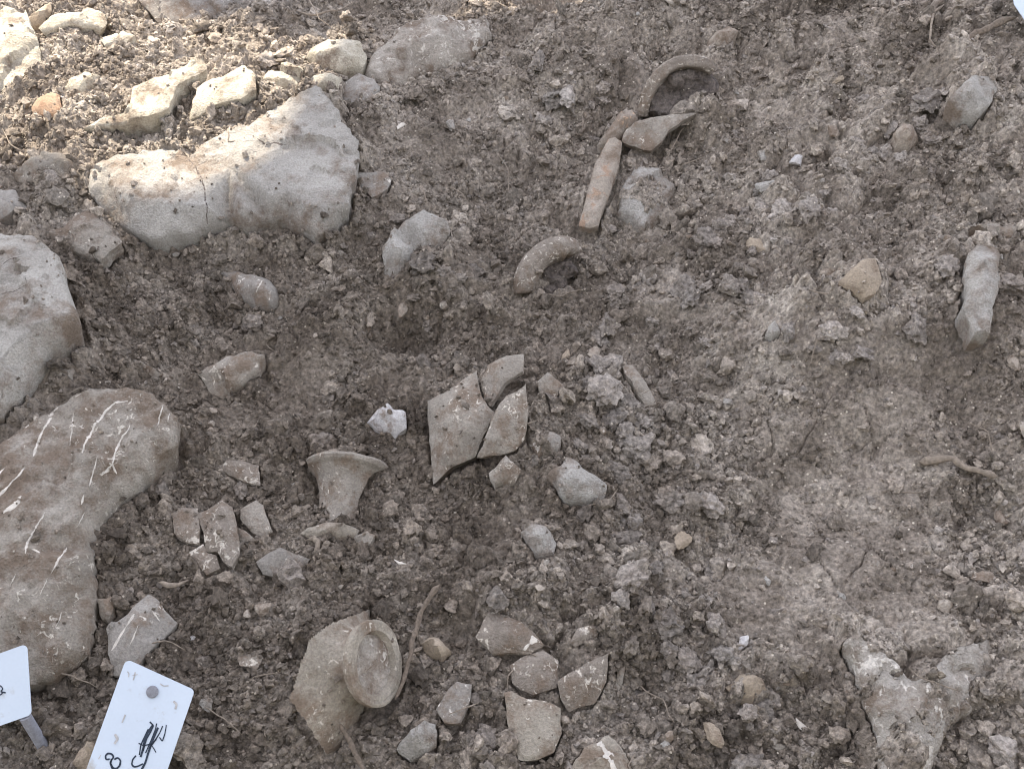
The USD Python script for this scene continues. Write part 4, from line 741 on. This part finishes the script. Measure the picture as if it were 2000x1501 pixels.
# ------------------------------------------------------------------ bed the things in the soil
ALLTOP = np.vstack([t for t, c in TOPS]); COVER = np.concatenate([np.full(len(t), c) for t, c in TOPS])
kd = cKDTree(ALLTOP[:, :2])
def top_of(x, y):
    """Upper surface of whatever lies at x, y: (height or -inf, how far soil may cover it)."""
    d, i = kd.query(np.stack([x, y], -1), k=6, distance_upper_bound=.0042)
    ok = np.isfinite(d); z = np.where(ok, ALLTOP[np.minimum(i, len(ALLTOP) - 1), 2], -9.0)
    j = z.argmax(1); return z.max(1), COVER[np.minimum(i[np.arange(len(j)), j], len(ALLTOP) - 1)], ok.sum(1)
zt, cv, nk = top_of(x, y)
zc = Z[CORE]
on = (zt > zc - .016) & (nk >= 3)
under = fbm2(x, y, .035, 4, 91)
buried = on & (under < .30 + cv * .55) & (cv > 0)
zc = np.where(on & ~buried, np.minimum(zc, zt - .005), zc)
zc = np.where(buried, np.maximum(np.minimum(zc, zt + .004), zt + .0008 + (d_ + .004) * .25), zc)
nd, ni = kd.query(np.stack([x, y], -1), distance_upper_bound=.022)         # soil banked up against what is bedded in it
nb_ = np.isfinite(nd) & ~on; edge = np.where(nb_, ALLTOP[np.minimum(ni, len(ALLTOP) - 1), 2], -9)
zc = zc + np.where(nb_, np.clip(edge - .001 - zc, 0, .020) * .92 * np.maximum(0, 1 - np.where(nb_, nd, 0) / .022) ** 1.2 * sstep(.35, .62, fbm2(x, y, .022, 3, 97)), 0)
Z[CORE] = zc
soil_prim.CreatePointsAttr(Vt.Vec3fArray.FromNumpy(np.stack([X, Y, Z], -1).reshape(-1, 3).astype(np.float32)))
soil_prim.CreateNormalsAttr(Vt.Vec3fArray.FromNumpy(ground_normals().astype(np.float32))); soil_prim.SetNormalsInterpolation('vertex')
ix = np.searchsorted(GX, -.98), np.searchsorted(GY, -.56)
def ground_z(px, py):
    return map_coordinates(Z, [np.interp(py, GY, np.arange(len(GY))), np.interp(px, GX, np.arange(len(GX)))], order=1)

# ------------------------------------------------------------------ crumbs, clods, pebbles
def lump(seed, sub=2, rough=.3, cuts=5, flat_=.75, lo=.45):
    r = np.random.default_rng(seed); s = trimesh.creation.icosphere(sub); v = np.asarray(s.vertices).copy()
    for _ in range(cuts):
        n = unit(r.normal(size=3)); c = r.uniform(lo, .82); d = v @ n; v -= np.maximum(d - c, 0)[:, None] * n * .95
    v *= 1 + rough * 1.5 * (meshkit.fbm(v * 1.4 + seed * 7.3, 3, seed) - .5)[:, None] + rough * 1.1 * (meshkit.fbm(v * 3.6 + seed, 2, seed) - .5)[:, None]
    v *= np.array([1, r.uniform(.65, .95), r.uniform(.5, flat_ + .1)]); v /= np.abs(v).max()
    return trimesh.Trimesh(v, s.faces, process=False)
def rand_quat(n):
    q = rng.normal(size=(n, 4)); return q / np.linalg.norm(q, axis=1, keepdims=True)
def spread(n, weight):
    """n points over the part of the dig that is in view and a little round it, thinned by weight(x, y)."""
    out = np.zeros((0, 2))
    while len(out) < n:
        px, py = rng.uniform(-60, 2060, n), rng.uniform(-60, 1560, n)
        P = flat(px, py, .06); P = P[(P[:, 0] > -.97) & (P[:, 0] < .99) & (P[:, 1] > -.55) & (P[:, 1] < .95)]
        dens = (np.linalg.norm(P - CAM, axis=1) / 1.9) ** 3
        w = weight(P[:, 0], P[:, 1]) * dens
        out = np.vstack([out, P[rng.uniform(size=len(P)) < w][:, :2]])
    return out[:n]
def w_clod(x, y):
    s, c = field(SMOOTH, x, y), field(COARSE, x, y); p = fbm2(x, y, .05, 3, 15)
    return np.clip((.10 + .55 * sstep(.38, .62, p) + .55 * c) * (1 - .84 * s), 0.03, 1)
def w_any(x, y): return np.clip(.25 + .6 * fbm2(x, y, .06, 3, 16) - .15 * field(SMOOTH, x, y), 0, 1)
def settle(P, rad, on_things, sink=.25):
    """Heights for the lumps, and which of them stay: few lie on the stones and sherds."""
    g = ground_z(P[:, 0], P[:, 1]); t, c, k = top_of(P[:, 0], P[:, 1]); on = (t > g + .001) & (k >= 2)
    z = np.where(on, t, g) + rad * (.55 - rng.uniform(0, 1, len(P)) * (sink + .55))
    z = np.where(on, np.where(on, t, g) + rad * .2, z)
    return np.column_stack([P, z]), ~on | (rng.uniform(size=len(P)) < on_things)
def scatter(name, mat, n, radii, weight, on_things, protos, label, cat, sink=.25):
    P = spread(n, weight); rad = radii(n); pos, ok = settle(P, rad, on_things, sink)
    pos, rad = pos[ok], rad[ok]; n = len(rad)
    pi = UsdGeom.PointInstancer.Define(stage, '/World/' + name)
    rels = []
    for i, mm in enumerate(protos):
        p = f'/World/{name}/shapes/lump_{i + 1:03d}'
        usdkit.mesh(stage, p, mm, M[mat], 40); rels.append(p)
    pi.CreatePrototypesRel().SetTargets([Sdf.Path(p) for p in rels])
    UsdGeom.Imageable(stage.GetPrimAtPath(f'/World/{name}/shapes') or UsdGeom.Scope.Define(stage, f'/World/{name}/shapes').GetPrim())
    pi.CreatePositionsAttr(Vt.Vec3fArray.FromNumpy(pos.astype(np.float32)))
    q = rand_quat(n).astype(np.float16)
    pi.CreateOrientationsAttr(Vt.QuathArray([Gf.Quath(float(a[0]), float(a[1]), float(a[2]), float(a[3])) for a in q]))
    s = rad[:, None] * rng.uniform(.8, 1.2, (n, 3))
    pi.CreateScalesAttr(Vt.Vec3fArray.FromNumpy(s.astype(np.float32)))
    pi.CreateProtoIndicesAttr(Vt.IntArray.FromNumpy(rng.integers(0, len(protos), n).astype(np.int32)))
    tag(pi.GetPrim(), label, cat, kind='stuff')
LOW = [lump(10 + i, 1, .35, 6) for i in range(8)]; MID = [lump(40 + i, 2, .5, 11, lo=.32) for i in range(16)]
def logn(lo, hi, p=2.6): return lambda n: lo * (1 - rng.uniform(size=n) * (1 - (lo / hi) ** p)) ** (-1 / p)
scatter('fine_crumbs', 'clod', 60000, logn(.0011, .0030), w_clod, .025, LOW, 'fine loose crumbs of brown earth strewn everywhere over the ground', 'soil crumbs')
scatter('soil_crumbs', 'clod', 52000, logn(.0021, .0085, 2.3), w_clod, .012, MID, 'brown crumbs and little clods of earth covering the ground', 'soil crumbs')
scatter('pale_grit', 'grit', 900, logn(.0008, .0026, 2.4), w_any, .08, LOW, 'tiny pale grains and shell bits sprinkled over the soil', 'grit')
scatter('dry_crumbs', 'dryclod', 7000, logn(.0022, .0075, 2.4), w_clod, .012, MID, 'lighter grey dried crumbs of earth among the brown ones', 'soil crumbs')

LANDMARKS = [('broken jar', 930, 810), ('jug neck', 660, 955), ('buried pot', 670, 1320), ('nailed white tag', 290, 1400), ('veined brown rock', 130, 1000), ('big cracked slab', 440, 330), ('smooth grey boulder', 60, 600), ('bowl rim', 1325, 180), ('strap handle', 1175, 350), ('jar rim fragment', 1075, 500), ('bright-topped stone', 810, 470),
    ('mud cracks', 1620, 780), ('bent grey twig', 1870, 912), ('three-armed rock', 1790, 1370), ('column-like stone', 1922, 560), ('tan sharp chip', 1688, 538), ('white-grey corner stone', 1910, 178), ('bottom sherd cluster', 1050, 1320), ('ridged handle sherd', 430, 1040), ('streaked slate', 270, 1235), ('almond-shaped stone', 500, 558), ('dusty top boulder', 835, 90),
    ('white quartz lump', 755, 815), ('broad light stone', 1125, 935), ('smooth brown cobble', 1331, 1054), ('pair of grey clods', 1350, 1220), ('dusty stone under the handle', 1265, 385), ('white slope stone', 1556, 314), ('rectangular sunlit stone', 435, 175), ('orange brick sherd', 90, 200), ('yellowish cobble', 1462, 1340), ('white-veined bottom stone', 1175, 1480), ('buff slope pebble', 1636, 157), ('rounded top-edge stone', 1412, 60), ('hooked root', 1826, 60), ('tan oblong pebble', 1482, 482), ('top right tag', 1990, 15), ('greenish-grey lump', 876, 242), ('small smooth flat sherd', 728, 358), ('tilted buff stone', 450, 720)]
ORD = ['nearest', 'second nearest', 'third nearest', 'fourth nearest', 'fifth nearest', 'sixth nearest', 'seventh nearest', 'eighth nearest', 'ninth nearest', 'tenth nearest', 'eleventh nearest', 'twelfth nearest', 'thirteenth nearest', 'fourteenth nearest', 'fifteenth nearest', 'sixteenth nearest', 'seventeenth nearest', 'eighteenth nearest', 'nineteenth nearest', 'twentieth nearest']
def where_words(P):
    q = project(P); L = np.array([l[1:] for l in LANDMARKS], float); d = np.linalg.norm(q[:, None] - L, axis=2); n = d.argmin(1); bins = {}
    for i in range(len(q)):
        v = q[i] - L[n[i]]; w = ('right of' if v[0] > 0 else 'left of') if abs(v[0]) > abs(v[1]) else ('below' if v[1] > 0 else 'above')
        bins.setdefault((n[i], w), []).append((d[i, n[i]], i))
    out = [''] * len(q)
    for (k, w), l in bins.items():
        for r_, (_, i) in enumerate(sorted(l)): out[i] = f'the {ORD[min(r_, 19)]} one {w} the {LANDMARKS[k][0]}'
    return out
scatter('loose_clods', 'clod', 2400, logn(.0058, .0165, 2.4), w_clod, 0.0, [lump(140 + i, 2, .7, 6, lo=.4) for i in range(16)], 'loose lumps of brown earth heaped among the crumbs', 'earth clods', sink=.05)
def singles(name, label, cat, group, mat, n, radii, weight, sub=2, rough=.45, cuts=6, sink=.35, where=None):
    P = spread(n, weight) if where is None else np.array([at(a, b)[:2] for a, b in where]); n = len(P); rad = radii(n); pos, ok = settle(P, rad, 0.0 if where is None else 1.0, sink)
    keep = np.nonzero(ok)[0]; words = dict(zip(keep, where_words(pos[keep])))
    for i in keep:
        mm = lump(5000 + 17 * len(counts) + 31 * i, sub, rough, cuts); R = trimesh.transformations.quaternion_matrix(rand_quat(1)[0])[:3, :3]
        R = trimesh.transformations.rotation_matrix(rng.uniform(0, 6.28), [0, 0, 1])[:3, :3] @ trimesh.transformations.rotation_matrix(rng.normal(0, .35), [1, 0, 0])[:3, :3]
        mm.vertices = np.asarray(mm.vertices) @ R.T * rad[i] + pos[i]
        mt = mat if isinstance(mat, str) else mat[rng.integers(len(mat))]
        tag(obj(name, mm, M[mt], '/World', 38), label + ', ' + words[i], cat, group)
singles('earth_clod', 'loose lump of earth', 'clod', 'loose larger clods of earth', ['clod', 'clod', 'clod', 'dryclod'], 300, logn(.0085, .025, 2.5), w_clod, rough=.75, cuts=5)
singles('pebble', 'small pale pebble', 'pebble', 'small pale pebbles dotted over the soil', ['pebble', 'pebble', 'sherd', 'pale'], 210, logn(.0038, .0085, 2.4), w_any, rough=.22, cuts=9)

def placed(name, label, cat, mat, px, py, r, sub=3, rough=.5, cuts=6, sq=(1, 1, 1), seed=0):
    P = at(px, py); g = float(ground_z(np.array([P[0]]), np.array([P[1]]))[0]); P = at(px, py, g - float(macro(P[0], P[1])) + r * .3)
    mm = lump(8000 + seed, sub, rough, cuts); R = trimesh.transformations.rotation_matrix(seed * 1.7, [0, 0, 1])[:3, :3]
    mm.vertices = (np.asarray(mm.vertices) * sq * r) @ R.T + P
    tag(obj(name, mm, M[mat], '/World', 38), label, cat)
for k, (lb, mt, px, py, r, sq) in enumerate([('white rounded stone on the slope below the thin hook of roots', 'quartz', 1556, 314, .010, (1, .9, .9)), ('pale blue-grey lump left of the white rounded slope stone', 'pale', 1488, 300, .012, (1.2, .8, .7)), ('grey crumbly stone beneath the pale blue-grey lump', 'pale', 1498, 362, .014, (1.2, 1, .8)),
        ('light cobble uphill of the white rounded slope stone', 'pebble', 1628, 255, .011, (1, .9, .9)), ('light buff pebble on the upper right slope', 'tan', 1636, 157, .011, (1, .8, .8)), ('greenish-grey lump in the soil right of the dusty top boulder', 'slate', 876, 242, .014, (1.1, .9, .7)), ('white flat chip left of the greenish-grey lump', 'lime', 784, 246, .008, (1.3, .6, .5)),
        ('tan oblong pebble on the crumbly ridge right of the centre', 'tan', 1482, 482, .014, (1.3, .8, .8)), ('smooth brown cobble in the rubble under the clay hollow', 'tan', 1331, 1054, .013, (1, 1, .9)), ('grey cube-like clod in the dark hollow left of the jar', 'dryclod', 826, 706, .012, (1, .9, .9)),
        ('small oblong block of earth below the bright-topped stone', 'pebble', 786, 602, .012, (1.3, .8, .7)), ('loose cobble at the right edge below the grey twig', 'pebble', 1918, 1128, .013, (1.2, .9, .7)), ('flat pebble near the right edge below the grey twig', 'pebble', 1955, 1012, .009, (1.2, .9, .7)), ('pale lump amid crumbs beneath the oval rim piece', 'pebble', 512, 1186, .010, (1, .9, .8)),
        ('heart-shaped buff fragment left of the buried pot', 'sherd', 486, 1290, .012, (.9, 1.2, .6)), ('white pebble right of the streaked slate', 'quartz', 371, 1243, .007, (.8, 1, .8)), ('small pale pebble right of the nailed tag', 'pale', 404, 1372, .009, (1.1, .8, .8)), ('slanted oblong pale pebble in the scree at the bottom', 'tan', 1396, 1430, .014, (.7, 1.4, .7)), ('bright white chip in the scree at the bottom', 'lime', 1566, 1416, .008, (1.2, .7, .6)),
        ('white lump below the two grey clods', 'quartz', 1450, 1252, .009, (1.2, .8, .7)), ('tiny cream stone left of the tan sharp-edged chip', 'pebble', 1616, 532, .009, (1, 1, .8)), ('pale pebble beside the jar, above the small square sherd', 'pebble', 1158, 690, .011, (1, .9, .8)), ('buff chip above the small square sherd', 'tan', 1108, 696, .010, (.8, 1.1, .6)), ('pale pebble by the foot of the right-hand slope column', 'pebble', 1982, 705, .011, (1.2, .9, .8)),
        ('grey pebble beneath the tip of the brown wedge stone', 'slate', 240, 1180, .007, (1, .8, .8))]):
    placed('small_stone', lb, 'stone', mt, px, py, r, rough=.3, cuts=10, sq=sq, seed=k)
for k, (lb, mt, px, py, r) in enumerate([('big dry grey clod, left of a pair in the bottom scree', 'dryclod', 1306, 1216, .021), ('big dry grey clod, right of a pair in the bottom scree', 'dryclod', 1398, 1222, .020), ('large crumbly clod under the pair of grey clods', 'dryclod', 1340, 1290, .016), ('round brown clod on the ridge right of the jar', 'clod', 1372, 870, .017), ('brown clod right of the broad light stone', 'clod', 1270, 905, .016), ('big greyish clod at the edge of the clay hollow', 'dryclod', 1385, 985, .020),
        ('bluish-grey cracked clod right of the broken jar', 'dryclod', 1180, 760, .024), ('grey lump of earth under the bowl rim slope', 'dryclod', 1420, 560, .020), ('dark clod above the hollow, left of the jar rim', 'clod', 870, 500, .016), ('dusty clod on the right edge under the column stone', 'dryclod', 1975, 560, .022), ('grey clod left of the column stone', 'dryclod', 1850, 520, .020), ('crumbly clod in the sunken corner under the brown boulder', 'clod', 385, 905, .014),
        ('knobby clod above the handle sherd', 'dryclod', 470, 955, .015), ('big brown clod left of the nailed tag', 'clod', 105, 1420, .017), ('clod touching the left side of the nailed tag', 'clod', 170, 1375, .015), ('grey-brown clod below the streaked slate, left of the tag', 'clod', 150, 1320, .013), ('clod in the lower right corner', 'dryclod', 1965, 1470, .020), ('clod at the bottom edge right of the veined stone', 'dryclod', 1460, 1490, .021),
        ('grey clod beside the five-sided sherd', 'dryclod', 955, 1440, .016), ('round clod on the mound top, left of the bowl rim', 'dryclod', 1110, 190, .022), ('crumbly clod on top of the cracked mound', 'dryclod', 1620, 650, .022), ('second crumbly clod on the cracked mound, further right', 'dryclod', 1790, 640, .022), ('dark damp clod under the dusty top boulder', 'clod', 810, 185, .018)]):
    placed('earth_clod', lb, 'clod', mt, px, py, r, rough=.75, cuts=4, seed=100 + k)
BAND = spots([(1780, 230, 130, 90, .7), (1560, 380, 130, 90, .8), (1420, 520, 120, 80, 1), (1260, 640, 110, 90, 1), (1190, 790, 110, 90, 1), (1210, 960, 120, 80, .9), (1280, 1110, 120, 80, .9), (1330, 1240, 130, 90, 1), (1420, 1390, 130, 80, .8), (1640, 640, 140, 70, .8), (1100, 170, 110, 70, .7), (840, 560, 90, 50, .6)])
singles('dry_clod', 'pale grey dried clod', 'clod', 'dry grey clods along the bank', ['dryclod'], 130, logn(.0095, .026, 2.2), lambda x, y: field(BAND, x, y), sub=3, rough=.85, cuts=5, sink=.25)
fibres()
